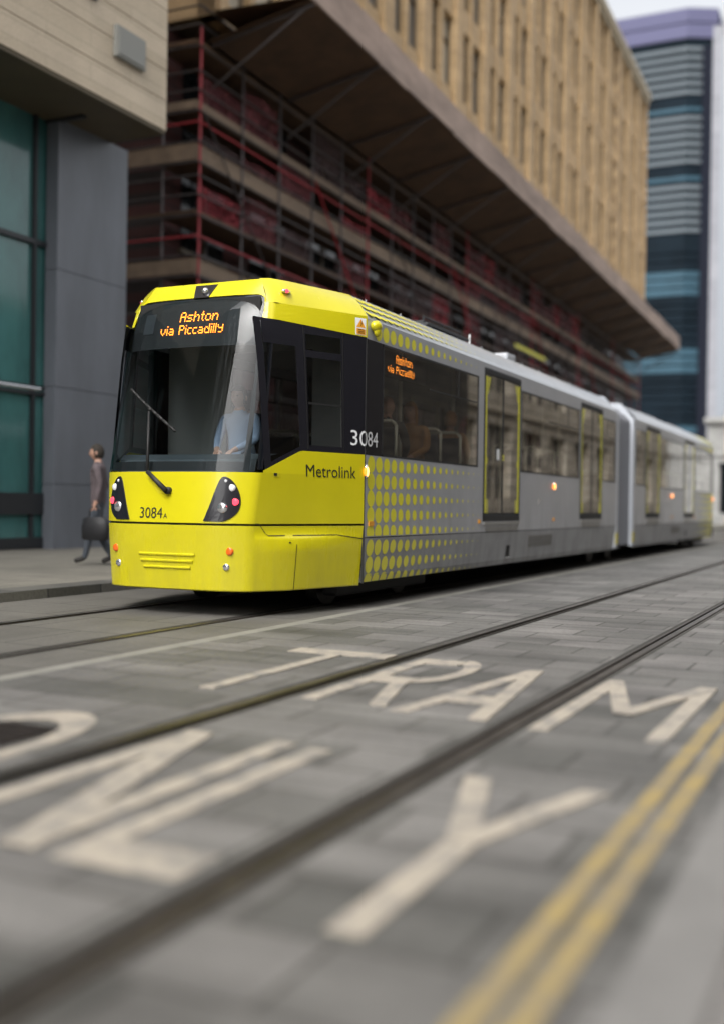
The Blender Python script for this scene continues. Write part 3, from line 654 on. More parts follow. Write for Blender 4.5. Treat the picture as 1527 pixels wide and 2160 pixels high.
# passenger saloon, built once per section
DOORS = ((5.38, 6.98), (10.50, 12.10))
def dot_columns():
    out_ = []
    for i in range(18):
        out_.append((1.865+i*.196, .0895*(1-i/18.6)))
    return out_
def build_body(sec):
    t = T(sec); E = 13.30
    NB = [(1.262, .27), (1.285, .34), (1.325, .735)]
    # skirt
    for sg in (1, -1):
        mb = MB()
        mb.grid([[t(X, sg*1.20, .27)]+[t(X, sg*n, z) for n, z in NB] for X in (1.72, 3.5, 5.38, 6.98, 9, 10.5, 12.1, E)])
        mb.build('skirt', SILD, TR, smooth=False)
    for sg in (1, -1):
        mb = MB()
        segs = [(1.72, 5.38), (6.98, 10.50), (12.10, E)]
        for a, b in segs:
            mb.grid([[t(a+(b-a)*i/6, sg*1.325, z) for z in (.745, 1.0, 1.3, 1.60)] for i in range(7)])
        for a, b in DOORS: mb.grid([[t(X, sg*1.325, z) for z in (.745, .885)] for X in (a, b)])
        # strips between glazing and the door frames
        for a, b in ((5.16, 5.38), (6.98, 7.03), (10.40, 10.50), (12.10, 12.16), (13.22, E)):
            mb.grid([[t(X, sg*1.325, z) for z in (1.60, 2.80)] for X in (a, b)])
        mb.grid([[t(a, sg*1.325, z) for z in (2.80, 2.93, 3.01)] for a in (1.72, 4, 5.38)])
        for a, b in ((6.98, 10.50), (12.10, E)): mb.grid([[t(X, sg*1.325, z) for z in (2.80, 2.93, 3.01)] for X in (a, b)])
        for a, b in DOORS: mb.grid([[t(X, sg*1.325, z) for z in (2.95, 3.01)] for X in (a, b)])
        mb.build('side_wall', SIL, TR)
    for sg in (1, -1): mb = MB(); mb.grid([[t(1.72, sg*1.3255, 1.60), t(1.72, sg*1.3255, 2.80)], [t(2.13, sg*1.3255, 1.60), t(2.13, sg*1.3255, 2.80)]]); mb.build('window_pillar', BLK, TR)
    mb = MB()   # dark lines: seams
    for sg in (1, -1):
        mb.box(*sorted((sg*1.30, sg*1.318)), *sorted((t(1.72, 0, 0)[1], t(E, 0, 0)[1])), .728, .752)
        if sec == 'A': mb.box(*sorted((sg*1.30, sg*1.3275)), 1.712, 1.724, .27, 2.80)
        else: mb.box(*sorted((sg*1.30, sg*1.3275)), 28.4-1.724, 28.4-1.712, .27, 2.80)
    mb.build('body_seam', MBLK, TR)
    # roof
    mb = MB(); prof = [(1.325, 3.01), (1.30, 3.06), (1.17, 3.19), (1.02, 3.305), (.8, 3.335), (.4, 3.355), (0, 3.36)]
    pr = [(-n, z) for n, z in prof]+[(n, z) for n, z in reversed(prof[:-1])]
    def x0_(z): return 1.72+.19*max(0, min(1, (z-3.03)/.27))
    mb.grid([[t(x0_(z) if i == 0 else X, n, z) for n, z in pr] for i, X in enumerate((1.72, 3, 5, 7, 9, 11, E))])
    mb.build('roof', ROOFM, TR, smooth=False)
    # windows
    for sg in (1, -1):
        for a, b in ((2.13, 5.16), (7.03, 10.40), (12.16, 13.22)):
            n = max(2, int((b-a)/.2)); mb = MB()
            mb.grid([[t(a+(b-a)*i/n, sg*1.322, 1.60+1.20*k/6) for k in range(7)] for i in range(n+1)])
            wn = mb.build('window', TGL, TR, smooth=True)
            mb = MB(); f = .022
            for (p, q, c, d) in ((a, b, 1.60, 1.60+f), (a, b, 2.80-f, 2.80), (a, a+f, 1.60, 2.80), (b-f, b, 1.60, 2.80), (a+(b-a)*.44, b-f, 2.44, 2.455), (b-.75, b-.735, 2.45, 2.78)):
                y_ = sorted((t(p, 0, 0)[1], t(q, 0, 0)[1])); mb.box(*sorted((sg*1.305, sg*1.327)), *y_, c, d)
            mb.build('window_frame', RUB, wn)
    # doors
    for sg in (1, -1):
        for a, b in DOORS:
            mb = MB()
            def bx(x0, x1, n0, n1, z0, z1, mi=0):
                mb.box(*sorted((sg*n0, sg*n1)), *sorted((t(x0, 0, 0)[1], t(x1, 0, 0)[1])), z0, z1, mi)
            bx(a, b, 1.24, 1.335, 2.865, 2.945); bx(a, a+.05, 1.24, 1.335, .90, 2.865); bx(b-.05, b, 1.24, 1.335, .90, 2.865); bx(a, b, 1.24, 1.335, .885, .975)
            fr = mb.build('door_frame', RUB, TR, bevel=.012)
            mb = MB(); bx(a+.02, b-.02, 1.325, 1.352, .845, .870); bx(a+.10, b-.10, 1.326, 1.345, .79, .80); bx(a+.10, b-.10, 1.326, 1.345, .765, .775)
            mb.build('door_sill', mat('sill_metal', (.45, .45, .43), .35, metal=.7) if 'sill_metal' not in bpy.data.materials else bpy.data.materials['sill_metal'], fr)
            mid = (a+b)/2
            for k, (p, q) in enumerate(((a+.055, mid-.008), (mid+.008, b-.055))):
                mb = MB(); mb.grid([[t(p+(q-p)*i/4, sg*1.326, .985+1.875*j/8) for j in range(9)] for i in range(5)])
                lf = mb.build('door_leaf', TGL, TR, smooth=True)
                mb = MB(); n0, n1 = 1.327, 1.3295
                def bar(x0, x1, z0, z1): mb.box(*sorted((sg*n0, sg*n1)), *sorted((t(x0, 0, 0)[1], t(x1, 0, 0)[1])), z0, z1)
                o0 = p if k == 0 else q-.042; bar(o0, o0+.042, 1.0, 2.84)
                dr = 1 if k == 0 else -1; base = p+.042 if k == 0 else q-.042
                for j in range(86):
                    z = 1.0+j*.0214; ln = .012
                    if j < 9: ln = .10
                    if j > 74: ln = .05+.010*(j-74)
                    if 30 < j < 35: ln = .06
                    bar(min(base, base+dr*ln), max(base, base+dr*ln), z, z+.011)
                mb.build('yellow_edge', TAPE, lf)
                mb = MB(); n0, n1 = 1.322, 1.3315
                if k == 0: bar(q-.012, q, .985, 2.86)
                else: bar(p, p+.012, .985, 2.86)
                bar(p, q, .985, 1.0); mb.build('leaf_edge', RUB, lf)
                if sec == 'A' and sg == 1 and a < 6:
                    mb = MB(); n0, n1 = 1.330, 1.333
                    if k == 0: bar(5.93, 6.02, 1.73, 1.88); mb.build('door_sticker', WHITE, lf)
                    else: bar(6.17, 6.22, 1.73, 1.76); bar(6.17, 6.22, 1.77, 1.81); mb.build('door_button', TAPE, lf)
    # saloon interior
    mb = MB(); ya, yb = sorted((t(1.92, 0, 0)[1], t(E, 0, 0)[1]))
    mb.box(-1.28, 1.28, ya, yb, .93, .98); mb.build('saloon_floor', INTD, TR)
    mb = MB(); mb.box(-1.25, 1.25, ya, yb, 2.90, 2.93); mb.build('saloon_ceiling', INTD, TR)
    for X in (2.6, 3.45, 5.2, 7.2, 8.3, 9.4, 10.4):
        for sg in (1, -1):
            y = t(X, 0, 0)[1]; mb = MB(); mb.tube((sg*.95, y, .98), (sg*.95, y, 2.90), .026, 10); mb.build('grab_pole', POLE, TR, smooth=True)
    for X, fc in ((2.75, 1), (3.97, -1), (4.78, 1), (7.6, 1), (8.1, -1), (9.2, 1), (9.7, -1)):
        for sg in (1, -1):
            for dn in (.98,):
                y = t(X, 0, 0)[1]; f = fc*(1 if sec == 'A' else -1); mb = MB()
                mb.box(sg*dn-.24, sg*dn+.24, *sorted((y, y+.42*f)), 1.36, 1.43); mb.box(sg*dn-.24, sg*dn+.24, *sorted((y-.05*f, y+.03*f)), 1.40, 1.96)
                mb.box(sg*dn-.04, sg*dn+.04, *sorted((y+.1*f, y+.3*f)), .98, 1.36)
                st = mb.build('seat', SEAT, TR, bevel=.02)
                mb = MB(); pts = [(sg*dn-.26, y-.06*f, 1.55), (sg*dn-.26, y-.06*f, 1.98), (sg*dn-.20, y-.06*f, 2.03), (sg*dn+.20, y-.06*f, 2.03), (sg*dn+.26, y-.06*f, 1.98), (sg*dn+.26, y-.06*f, 1.55)]
                for p, q in zip(pts, pts[1:]): mb.tube(p, q, .018, 8)
                mb.build('grab_rail', POLE, st, smooth=True)
    # dots: fading rows behind the cab
    mb = MB()
    def disc(X, z, r, lo=None):
        n = 24
        def pos(xx, zz):
            if lo: zz = max(zz, lo)
            if zz < .735: nn = 1.285+(zz-.34)/(.395)*.04 if zz > .34 else 1.262+(zz-.27)/.07*.023
            else: nn = 1.325
            return t(xx, nn+.003, max(zz, .272))
        ring = [pos(X+r*math.cos(2*PI*i/n), z+r*math.sin(2*PI*i/n)) for i in range(n)]; c = [pos(X, z)]*n
        mb.grid([[pos(X+.001*math.cos(2*PI*i/n), z+.001*math.sin(2*PI*i/n)) for i in range(n)], ring], closed=True)
    for X, r in dot_columns():
        for z in (1.505, 1.327, 1.149, .971):  disc(X, z, r)
        disc(X, .793, r, lo=.756)
        for z in (.640, .462, .330 if False else .455): pass
        disc(X+.02, .632, r); disc(X+.04, .452, r)
        r2 = r
        n = 24; ring = [t(X+.06+r2*math.cos(2*PI*i/n), 1.262+(min(max(.285+r2*math.sin(2*PI*i/n), .272), .40)-.27)/.07*.023*(1 if .285+r2*math.sin(2*PI*i/n) < .34 else .8)+.004, min(max(.285+r2*math.sin(2*PI*i/n), .272), .36)) for i in range(n)]
        mb.add(ring, [tuple(range(n))])
    for i in range(17):
        disc(2.0+i*.19, 2.900, .088*(1-i/17.6))
    # blobs on the roof slope
    for j, (z0, n0) in enumerate(((3.075, 1.285), (3.16, 1.20), (3.245, 1.10))):
        for i in range(22 if j < 2 else 18):
            X = x0_(z0)+.10+i*.17; r = .085*(1-i/24.0); n = 12
            dz, dn = (.115, -.15); L_ = math.hypot(dz, dn)
            mb.add([t(X+r*1.08*math.cos(2*PI*k/n), n0+dn/L_*r*.62*math.sin(2*PI*k/n)+.005, z0+dz/L_*r*.62*math.sin(2*PI*k/n)+.005) for k in range(n)], [tuple(range(n))])
    mb.build('dot_pattern', mat('dot_yellow', (0.80, 0.74, 0.03), 0.35, coat=.3) if 'dot_yellow' not in bpy.data.materials else bpy.data.materials['dot_yellow'], TR)
    # small fittings on the near side
    def lampbox(X, z, w_, h_, nm, m, d=.012, parent=None):
        mb = MB(); mb.box(1.326, 1.326+d, *sorted((t(X-w_/2, 0, 0)[1], t(X+w_/2, 0, 0)[1])), z-h_/2, z+h_/2); return mb.build(nm, m, parent or TR)
    for X in (1.745, 8.82):
        y = t(X, 0, 0)[1]; mb = MB(); mb.ball((1.33, y, 1.425), .022, .032, .075, 14, 8); o = mb.build('indicator_housing', CHR, TR, smooth=True)
        mb = MB(); mb.ball((1.338, y-.004, 1.425), .022, .024, .055, 14, 8); mb.build('indicator_lens', IND, o, smooth=True)
        mb = MB(); mb.ball((1.334, y-.030, 1.425), .014, .02, .045, 14, 8); mb.build('indicator_glow', INDR, o, smooth=True)
    lampbox(1.875, .885, .12, .05, 'side_reflector', ORV); lampbox(5.24, .885, .07, .05, 'side_reflector', ORV); lampbox(8.82, .895, .06, .05, 'side_reflector', ORV)
    for X, z, w_, h_, nm, m in ((8.15, .575, 1.30, .17, 'skirt_grille', GRILLE), (6.55, .45, .17, .17, 'step_recess', MBLK)):
        mb = MB(); n_ = lambda zz: 1.285+(zz-.34)/.395*.04+.004
        mb.poly([t(X-w_/2, n_(z-h_/2), z-h_/2), t(X+w_/2, n_(z-h_/2), z-h_/2), t(X+w_/2, n_(z+h_/2), z+h_/2), t(X-w_/2, n_(z+h_/2), z+h_/2)]); o = mb.build(nm, m, TR)
        if nm == 'skirt_grille':
            mb = MB()
            for k in range(9):
                zz = z-h_/2+.01+k*.018; mb.box(n_(zz)-.002, n_(zz)+.006, *sorted((t(X-w_/2, 0, 0)[1], t(X+w_/2, 0, 0)[1])), zz, zz+.006)
            mb.build('slats', SILD, o)
        else:
            mb = MB(); mb.box(n_(z)-.004, n_(z)+.006, *sorted((t(X-w_/2, 0, 0)[1], t(X+w_/2, 0, 0)[1])), z-h_/2-.01, z-h_/2+.006); mb.build('step_edge', CHR, o)
    mb = MB()
    for X in (7.93,): mb.box(1.326, 1.332, *sorted((t(X-.012, 0, 0)[1], t(X+.012, 0, 0)[1])), 1.12, 1.23); mb.box(1.326, 1.330, *sorted((t(X+.09, 0, 0)[1], t(X+.13, 0, 0)[1])), 1.18, 1.21)
    mb.build('door_lock', CHR, TR)
    # bogie with wheels
    y = t(2.9, 0, 0)[1]; mb = MB(); mb.box(-1.0, 1.0, y-1.3, y+1.3, .28, .55); mb.box(-1.05, -.85, y-1.2, y+1.2, .12, .4); mb.box(.85, 1.05, y-1.2, y+1.2, .12, .4)
    bg_ = mb.build('bogie', MBLK, TR, bevel=.03)
    for dy in (-.95, .95):
        for sg in (1, -1):
            mb = MB(); mb.tube((sg*.67, y+dy, .305), (sg*.79, y+dy, .305), .30, 28); mb.tube((sg*.79, y+dy, .305), (sg*.82, y+dy, .305), .12, 16)
            mb.build('wheel', mat('wheel_steel', (.04, .038, .035), .5, metal=.5) if 'wheel_steel' not in bpy.data.materials else bpy.data.materials['wheel_steel'], bg_, smooth=False)
    mb = MB(); ya, yb = sorted((t(1.8, 0, 0)[1], t(E, 0, 0)[1])); mb.box(-1.16, 1.16, ya, yb, .30, .90); yc, yd = sorted((t(.9, 0, 0)[1], t(1.8, 0, 0)[1])); mb.box(-.75, .75, yc, yd, .30, .84); mb.build('underframe', MBLK, TR)
build_body('A'); build_body('B')
# pod on the cantrail, side display, roof gear
mb = MB(); mb.ball((1.36, 1.87, 2.945), .06, .085, .062, 16, 10); mb.ball((1.37, 1.875, 2.905), .04, .055, .07, 16, 10); mb.build('camera_pod', YEL, TR, smooth=True)
mb = MB(); mb.box(1.18, 1.24, 2.3, 3.55, 2.50, 2.77); sdp = mb.build('side_display', MBLK, TR)
mb = MB()
for s_, x0, z0, p in (('Ashton', 2.66, 2.665, .0140), ('via Piccadilly', 2.44, 2.550, .0125)):
    pts, wd = led_points(s_)
    for cx_, cy_ in pts:
        X, z = x0+cx_*p, z0+cy_*p*.98; r = p*.36
        mb.poly([(1.243, X+r*math.cos(a*PI/3), z+r*math.sin(a*PI/3)) for a in range(6)])
mb.build('side_lettering', LED2, sdp)
mb = MB(); mb.box(.35, .92, 4.2, 5.6, 3.34, 3.41); mb.box(.30, 1.0, 4.15, 5.65, 3.34, 3.37)
for y in (4.25, 4.9, 5.55): mb.tube((.9, y, 3.38), (.9, y, 3.47), .010, 6)
mb.tube((.9, 4.25, 3.46), (.9, 5.55, 3.46), .010, 6); mb.build('roof_resistor_box', DGR, TR)
mb = MB(); mb.tube((.93, 5.85, 3.33), (.93, 5.85, 3.47), .011, 8); mb.build('roof_aerial', WHITE, TR)
mb = MB(); mb.box(.70, .96, 7.45, 7.85, 3.33, 3.43); mb.build('roof_vent', SIL, TR, bevel=.02)
for i in range(10):
    mb = MB(); y = 2.4+i*.95; mb.tube((.98, y, 3.31), (.98, y, 3.335), .008, 6); mb.ball((.98, y, 3.337), .011, .011, .008, 8, 5); mb.build('roof_fixing', SILD, TR, smooth=True)
for q0, q1 in ((18.2, 20.2), (22.0, 24.2)): mb = MB(); mb.box(-.7, .8, q0, q1, 3.34, 3.43); mb.build('roof_equipment', SILD, TR, bevel=.03)
# articulation
mb = MB(); rows = []
for i in range(41):
    y = 13.38+1.64*i/40; d = 0.0 if i % 2 else .045
    n = 1.26-d; prof = [(n, .34), (n, 2.95), (n-.1, 3.06), (.9, 3.22-d), (0, 3.27-d), (-.9, 3.22-d), (-n+.1, 3.06), (-n, 2.95), (-n, .34)]
    rows.append([(a, y, b) for a, b in prof])
mb.grid(rows); mb.build('gangway_bellows', mat('bellows_fabric', (.13, .135, .15), .7), TR)
LB = mat('gangway_frame_paint', (.50, .53, .58), .4, metal=.2, coat=.2)
for y0, y1 in ((13.30, 13.52), (14.88, 15.10)):
    mb = MB(); prof = [(1.325, .30), (1.325, 2.98), (1.02, 3.33), (0, 3.39), (-1.02, 3.33), (-1.325, 2.98), (-1.325, .30)]; inn = [(1.25, .30), (1.25, 2.92), (.98, 3.2), (0, 3.26), (-.98, 3.2), (-1.25, 2.92), (-1.25, .30)]
    for a, b, ia, ib in zip(prof, prof[1:], inn, inn[1:]):
        mb.quad((a[0], y0, a[1]), (b[0], y0, b[1]), (b[0], y1, b[1]), (a[0], y1, a[1])); mb.quad((a[0], y0, a[1]), (ia[0], y0, ia[1]), (ib[0], y0, ib[1]), (b[0], y0, b[1])); mb.quad((a[0], y1, a[1]), (ia[0], y1, ia[1]), (ib[0], y1, ib[1]), (b[0], y1, b[1]))
    fr = mb.build('gangway_frame', LB, TR)
    mb = MB(); mb.box(1.326, 1.345, y0+.03, y1-.05, .38, .60); mb.build('hazard_mark', mat('hazard_yellow', (.42, .36, .06), .6) if 'hazard_yellow' not in bpy.data.materials else bpy.data.materials['hazard_yellow'], fr)
mb = MB(); mb.box(-1.0, 1.0, 13.0, 15.4, .22, .6); ab = mb.build('bogie', MBLK, TR, bevel=.03)
for dy in (-.8, .8):
    for sg in (1, -1):
        mb = MB(); mb.tube((sg*.67, 14.2+dy, .305), (sg*.79, 14.2+dy, .305), .30, 28); mb.build('wheel', bpy.data.materials['wheel_steel'], ab)
# ---------------------------------------------------------------- people
SKIN = mat('skin', (0.42, 0.24, 0.17), 0.55); EYE_ = mat('eye_dark', (0.02, 0.015, 0.01), 0.3); LIP = mat('lip', (0.32, 0.12, 0.10), 0.5)
def person(label, loc, rz, J, mats, hair, hair_kind='short', group=None, scale=1.0):
    """J: joint name -> (co, radius); bones listed with a material slot (0 skin, 1 top, 2 legs, 3 shoes, 4 shirt)"""
    verts, rad, edges, em = [], [], [], []; idx = {}
    def v(nm, co, r): idx[nm] = len(verts); verts.append(co); rad.append(r)
    for nm, (co, r) in J.items(): v(nm, co, r)
    def e(a, b, m): edges.append((idx[a], idx[b])); em.append(m)
    e('pelvis', 'waist', 1); e('waist', 'chest', 1); e('chest', 'neck', 1); e('neck', 'skull', 0)
    for s in 'LR':
        e('chest', 'sh'+s, 1); e('sh'+s, 'el'+s, 1); e('el'+s, 'wr'+s, 1); e('pelvis', 'hip'+s, 1); e('hip'+s, 'kn'+s, 2); e('kn'+s, 'an'+s, 2); e('an'+s, 'to'+s, 3)
        # hand: palm and five fingers
        W = Vector(J['wr'+s][0]); d = (W-Vector(J['el'+s][0])).normalized(); side = Vector((1, 0, 0)) if abs(d.x) < .8 else Vector((0, 1, 0)); side = (side-d*side.dot(d)).normalized(); nrm = d.cross(side); nrm = -nrm if nrm.z > .5 else nrm
        v('pa'+s, W+d*.05, .022); e('wr'+s, 'pa'+s, 0)
        for k, (o, ln) in enumerate(((-.027, .062), (-.009, .075), (.009, .080), (.027, .070))):
            b = W+d*.085+side*o; c = b+d*ln*.55+nrm*.010; f = c+d*ln*.35+nrm*.028
            v(f'k{k}'+s, b, .010); v(f'm{k}'+s, c, .009); v(f't{k}'+s, f, .007); e('pa'+s, f'k{k}'+s, 0); e(f'k{k}'+s, f'm{k}'+s, 0); e(f'm{k}'+s, f't{k}'+s, 0)
        sg = -1 if s == 'L' else 1
        v('th'+s, W+d*.05-side*.035*sg+nrm*.012, .011); v('tt'+s, W+d*.085-side*.05*sg+nrm*.028, .008); e('pa'+s, 'th'+s, 0); e('th'+s, 'tt'+s, 0)
    me = bpy.data.meshes.new('body'); me.from_pydata([tuple(c) for c in verts], edges, []); ob = bpy.data.objects.new('tmp', me); COL.objects.link(ob)
    sk = ob.modifiers.new('skin', 'SKIN'); sk.use_smooth_shade = True
    for i, r in enumerate(rad):
        rr = r if isinstance(r, tuple) else (r, r); me.skin_vertices[0].data[i].radius = rr
    me.skin_vertices[0].data[idx['pelvis']].use_root = True
    ss = ob.modifiers.new('sub', 'SUBSURF'); ss.levels = 2; ss.render_levels = 2
    dg = bpy.context.evaluated_depsgraph_get(); m2 = bpy.data.meshes.new_from_object(ob.evaluated_get(dg))
    bpy.data.objects.remove(ob)
    vs = [Vector(p.co) for p in m2.vertices]; mb = MB(); VV = [Vector(c) for c in verts]
    def near(p):
        best, bm = 1e9, 0
        for (a, b), m in zip(edges, em):
            A, B = VV[a], VV[b]; t = max(0, min(1, (p-A).dot(B-A)/max((B-A).length_squared, 1e-9))); dd = (p-A-(B-A)*t).length
            if dd < best: best, bm = dd, m
        return bm
    mb.v = [tuple(p) for p in vs]
    for p in m2.polygons:
        c = sum((vs[i] for i in p.vertices), Vector())/len(p.vertices); mb.f.append(tuple(p.vertices)); mb.m.append(near(c))
    H = Vector(J['skull'][0])+Vector((0, -.01, .07))
    rows = []        # head with a tapering jaw, brow and nose
    for i in range(17):
        a = -PI/2+PI*i/16; r = []
        for j in range(24):
            th = 2*PI*j/24; x = .078*math.cos(a)*math.cos(th); y = .098*math.cos(a)*math.sin(th); z = .122*math.sin(a)
            if z < -.02: x *= 1+(z+.02)*2.6; y = y*(1+(z+.02)*1.5)-.006
            fr = max(0, -math.sin(th))**12*math.cos(a)
            y -= fr*.020*math.exp(-((z+.022)/.022)**2) + fr*.006*math.exp(-((z-.018)/.01)**2)
            r.append(H+Vector((x, y, z)))
        rows.append(r)
    mb.grid(rows, 0, closed=True)
    for sx in (-1, 1):
        mb.ball(H+Vector((sx*.030, -.087, .004)), .013, .008, .007, 8, 6, 5); mb.ball(H+Vector((sx*.079, .008, -.01)), .010, .020, .032, 8, 6, 0)
    mb.ball(H+Vector((0, -.088, -.058)), .024, .009, .006, 8, 6, 6)
    hm = MB(); rows = []
    low = {'short': .0, 'long': -.18, 'bald': .03}[hair_kind]
    for i in range(12):
        a = PI/2*(1-i/11*1.45) if hair_kind != 'bald' else PI/2*(1-i/11)
        r = []
        for j in range(24):
            th = 2*PI*j/24; back = .5+.5*math.sin(th); z = .128*math.sin(a)
            if back < .35: z = max(z, .055)
            x, y = .086*math.cos(a)*math.cos(th), .106*math.cos(a)*math.sin(th)
            if hair_kind == 'long' and back > .4 and i > 7: z -= (i-7)*.035; x = .088*math.cos(th); y = .10*math.sin(th)
            if hair_kind == 'bald': z = min(z, .02) if back > .45 else .02
            r.append(H+Vector((x, y+.004, z)))
        rows.append(r)
    hm.grid(rows, 0, closed=True)
    ob = mb.build('person', mats+[EYE_, LIP], None, smooth=True); ob.location = loc; ob.rotation_euler = (0, 0, rz); ob.scale = (scale,)*3
    tag(ob, label, 'person', group)
    if hair_kind != 'bald': hm.build('hair', hair, ob, smooth=True)
    return ob
def standing(stride=.16):
    return {'pelvis': ((0, 0, .93), (.155, .12)), 'waist': ((0, 0, 1.10), (.145, .11)), 'chest': ((0, 0, 1.32), (.165, .12)), 'neck': ((0, -.005, 1.50), .055), 'skull': ((0, -.02, 1.57), .05),
     'shL': ((-.19, 0, 1.43), .065), 'elL': ((-.25, .05, 1.16), .052), 'wrL': ((-.24, -.04, .92), .038), 'shR': ((.19, 0, 1.43), .065), 'elR': ((.25, .07, 1.17), .052), 'wrR': ((.27, .02, .93), .038),
     'hipL': ((-.09, 0, .90), .10), 'knL': ((-.10, -stride*.8, .50), .065), 'anL': ((-.10, -stride*1.3, .09), .045), 'toL': ((-.10, -stride*1.3-.16, .045), .040),
     'hipR': ((.09, 0, .90), .10), 'knR': ((.10, stride*.2, .48), .065), 'anR': ((.10, stride*1.4, .12), .045), 'toR': ((.10, stride*1.4-.15, .045), .040)}
def seated():
    return {'pelvis': ((0, 0, .10), (.155, .12)), 'waist': ((0, 0, .27), (.145, .11)), 'chest': ((0, -.01, .47), (.165, .12)), 'neck': ((0, -.02, .64), .055), 'skull': ((0, -.035, .71), .05),
     'shL': ((-.19, -.01, .57), .062), 'elL': ((-.23, -.08, .32), .050), 'wrL': ((-.12, -.27, .22), .036), 'shR': ((.19, -.01, .57), .062), 'elR': ((.23, -.08, .32), .050), 'wrR': ((.12, -.27, .22), .036),
     'hipL': ((-.09, 0, .09), .10), 'knL': ((-.10, -.42, .08), .068), 'anL': ((-.10, -.44, -.33), .045), 'toL': ((-.10, -.58, -.38), .040),
     'hipR': ((.09, 0, .09), .10), 'knR': ((.10, -.42, .08), .068), 'anR': ((.10, -.44, -.33), .045), 'toR': ((.10, -.58, -.38), .040)}
COATM = mat('mauve_grey_coat', (0.095, 0.075, 0.08), 0.9, var=0.3, vscale=8, bump=.6, bscale=9); JEAN = mat('grey_trousers', (0.055, 0.065, 0.08), 0.9); SHOE = mat('dark_shoe', (0.02, 0.018, 0.016), 0.6)
DKJ = mat('dark_jacket', (0.02, 0.022, 0.025), 0.9); BRJ = mat('brown_jacket', (0.28, 0.14, 0.05), 0.9); BLUS = mat('pale_blue_shirt', (0.26, 0.32, 0.42), 0.9); HAIRD = mat('dark_hair', (0.02, 0.015, 0.01), 0.8); HAIRG = mat('ginger_hair', (0.32, 0.15, 0.05), 0.8)
px_, py_ = -10.9, 13.42
person('person walking on the left pavement in a mauve-grey coat, partly hidden behind the tram', (px_, py_, .105), math.radians(-62), standing(), [SKIN, COATM, JEAN, SHOE, COATM], HAIRD, 'short', scale=1.05)
def bag(loc):
    mb = MB(); x, y, z = loc
    rows = []
    for k, (zz, s) in enumerate(((-.20, .80), (-.18, 1.0), (.0, 1.04), (.12, .92), (.15, .70))):
        rows.append([(x+s*.24*math.cos(a), y+s*.10*math.sin(a), z+zz) for a in [2*PI*i/20 for i in range(20)]])
    mb.grid(rows, 0, closed=True); mb.poly(rows[0]); mb.poly(list(reversed(rows[-1])))
    pts = [(x-.12, y, z+.13), (x-.10, y, z+.26), (x-.04, y, z+.31), (x+.04, y, z+.31), (x+.10, y, z+.26), (x+.12, y, z+.13)]
    o = mb.build('shoulder_bag', mat('black_bag', (0.012, 0.012, 0.014), 0.6), smooth=True); tag(o, 'black bag carried by the person in the mauve-grey coat', 'bag')
    h = MB()
    for p, q in zip(pts, pts[1:]): h.tube(p, q, .012, 6)
    h.build('handle', bpy.data.materials['black_bag'], o)
bag((px_+.17, py_-.27, .105+.585))
def at_tram(X, n, z): return (-6.20+n, 8.518+X, z)
person('tram driver in a pale blue shirt sitting in the cab behind the windscreen', at_tram(1.40, .02, 1.42), 0, seated(), [SKIN, BLUS, DKJ, SHOE, WHITE], HAIRD, 'short')
person('seated passenger with a bald head and dark jacket behind the first tram window', at_tram(2.98, .98, 1.44), PI, seated(), [SKIN, DKJ, DKJ, SHOE, WHITE], None, 'bald', 'passengers inside the tram')
person('seated passenger with ginger hair near the middle of the first tram window', at_tram(3.74, .98, 1.44), 0, seated(), [SKIN, BRJ, DKJ, SHOE, WHITE], HAIRG, 'long', 'passengers inside the tram')
person('seated passenger in a brown jacket beside the cream handrail, close to the first door', at_tram(5.0, .98, 1.44), PI, seated(), [SKIN, BRJ, DKJ, SHOE, WHITE], HAIRG, 'short', 'passengers inside the tram')
# ---------------------------------------------------------------- buildings
STONE = brick_mat('beige_stone_cladding', (0.47, 0.39, 0.285), (0.55, 0.46, 0.345), (0.36, 0.30, 0.22), 2.4, 0.31, 0.008, plane='YZ', rough=0.7, stain=0.15, bump=0.2)
SOFF = mat('brown_soffit', (0.085, 0.065, 0.035), 0.6, var=0.2, vscale=1.0)
GREYC = mat('grey_column_cladding', (0.135, 0.147, 0.168), 0.42, var=0.25, vscale=.9, stretch=(1, 1, .3))
TEAL = mat('teal_glazing', (0.06, 0.17, 0.165), 0.12, coat=0.3, var=0.5, vscale=0.6, stretch=(1, 1, .4))
DMUL = mat('dark_mullion', (0.02, 0.022, 0.025), 0.4)
B1 = thing('corner_building', (-13.6, 18.75, 0), 'beige stone building with a deep overhang above a grey column and teal glass', 'building')
def loc(o): o.location = (0, 0, 0); return o
mb = MB()
for i in range(28):
    z = 8.78+i*.62; mb.box(-12, 0, -19.5, 0, z, z+.60)
    mb.box(-11.9, -.03, -19.4, -.03, z+.60, z+.62)
mb.build('stone_cladding', STONE, B1)
mb = MB(); mb.box(-11.95, -.02, -19.4, -.02, 8.70, 8.775); mb.build('soffit', SOFF, B1)
mb = MB()
for y in (-1.6, -4.6, -7.6, -10.6): mb.box(-9, -.8, y-.06, y+.06, 8.64, 8.70)
mb.build('soffit_strip', DMUL, B1)
for y0, y1 in ((-3.35, -2.35), (-6.3, -5.3), (-9.3, -8.3), (-12.3, -11.3)):
    mb = MB(); mb.box(-.02, .03, y0, y1, 10.55, 13.4); wn = mb.build('window', TEAL, B1)
    mb = MB(); mb.box(-.01, .06, y0-.06, y0, 10.5, 13.45); mb.box(-.01, .06, y1, y1+.06, 10.5, 13.45); mb.box(-.01, .06, y0, y1, 10.5, 10.55); mb.build('window_frame', DMUL, wn)
mb = MB(); mb.box(0, .10, -1.75, -.85, 9.68, 10.28); mb.box(.10, .12, -1.70, -.90, 9.73, 10.23); mb.build('vent_box', mat('vent_grey', (.22, .22, .2), .6), B1)
mb = MB()
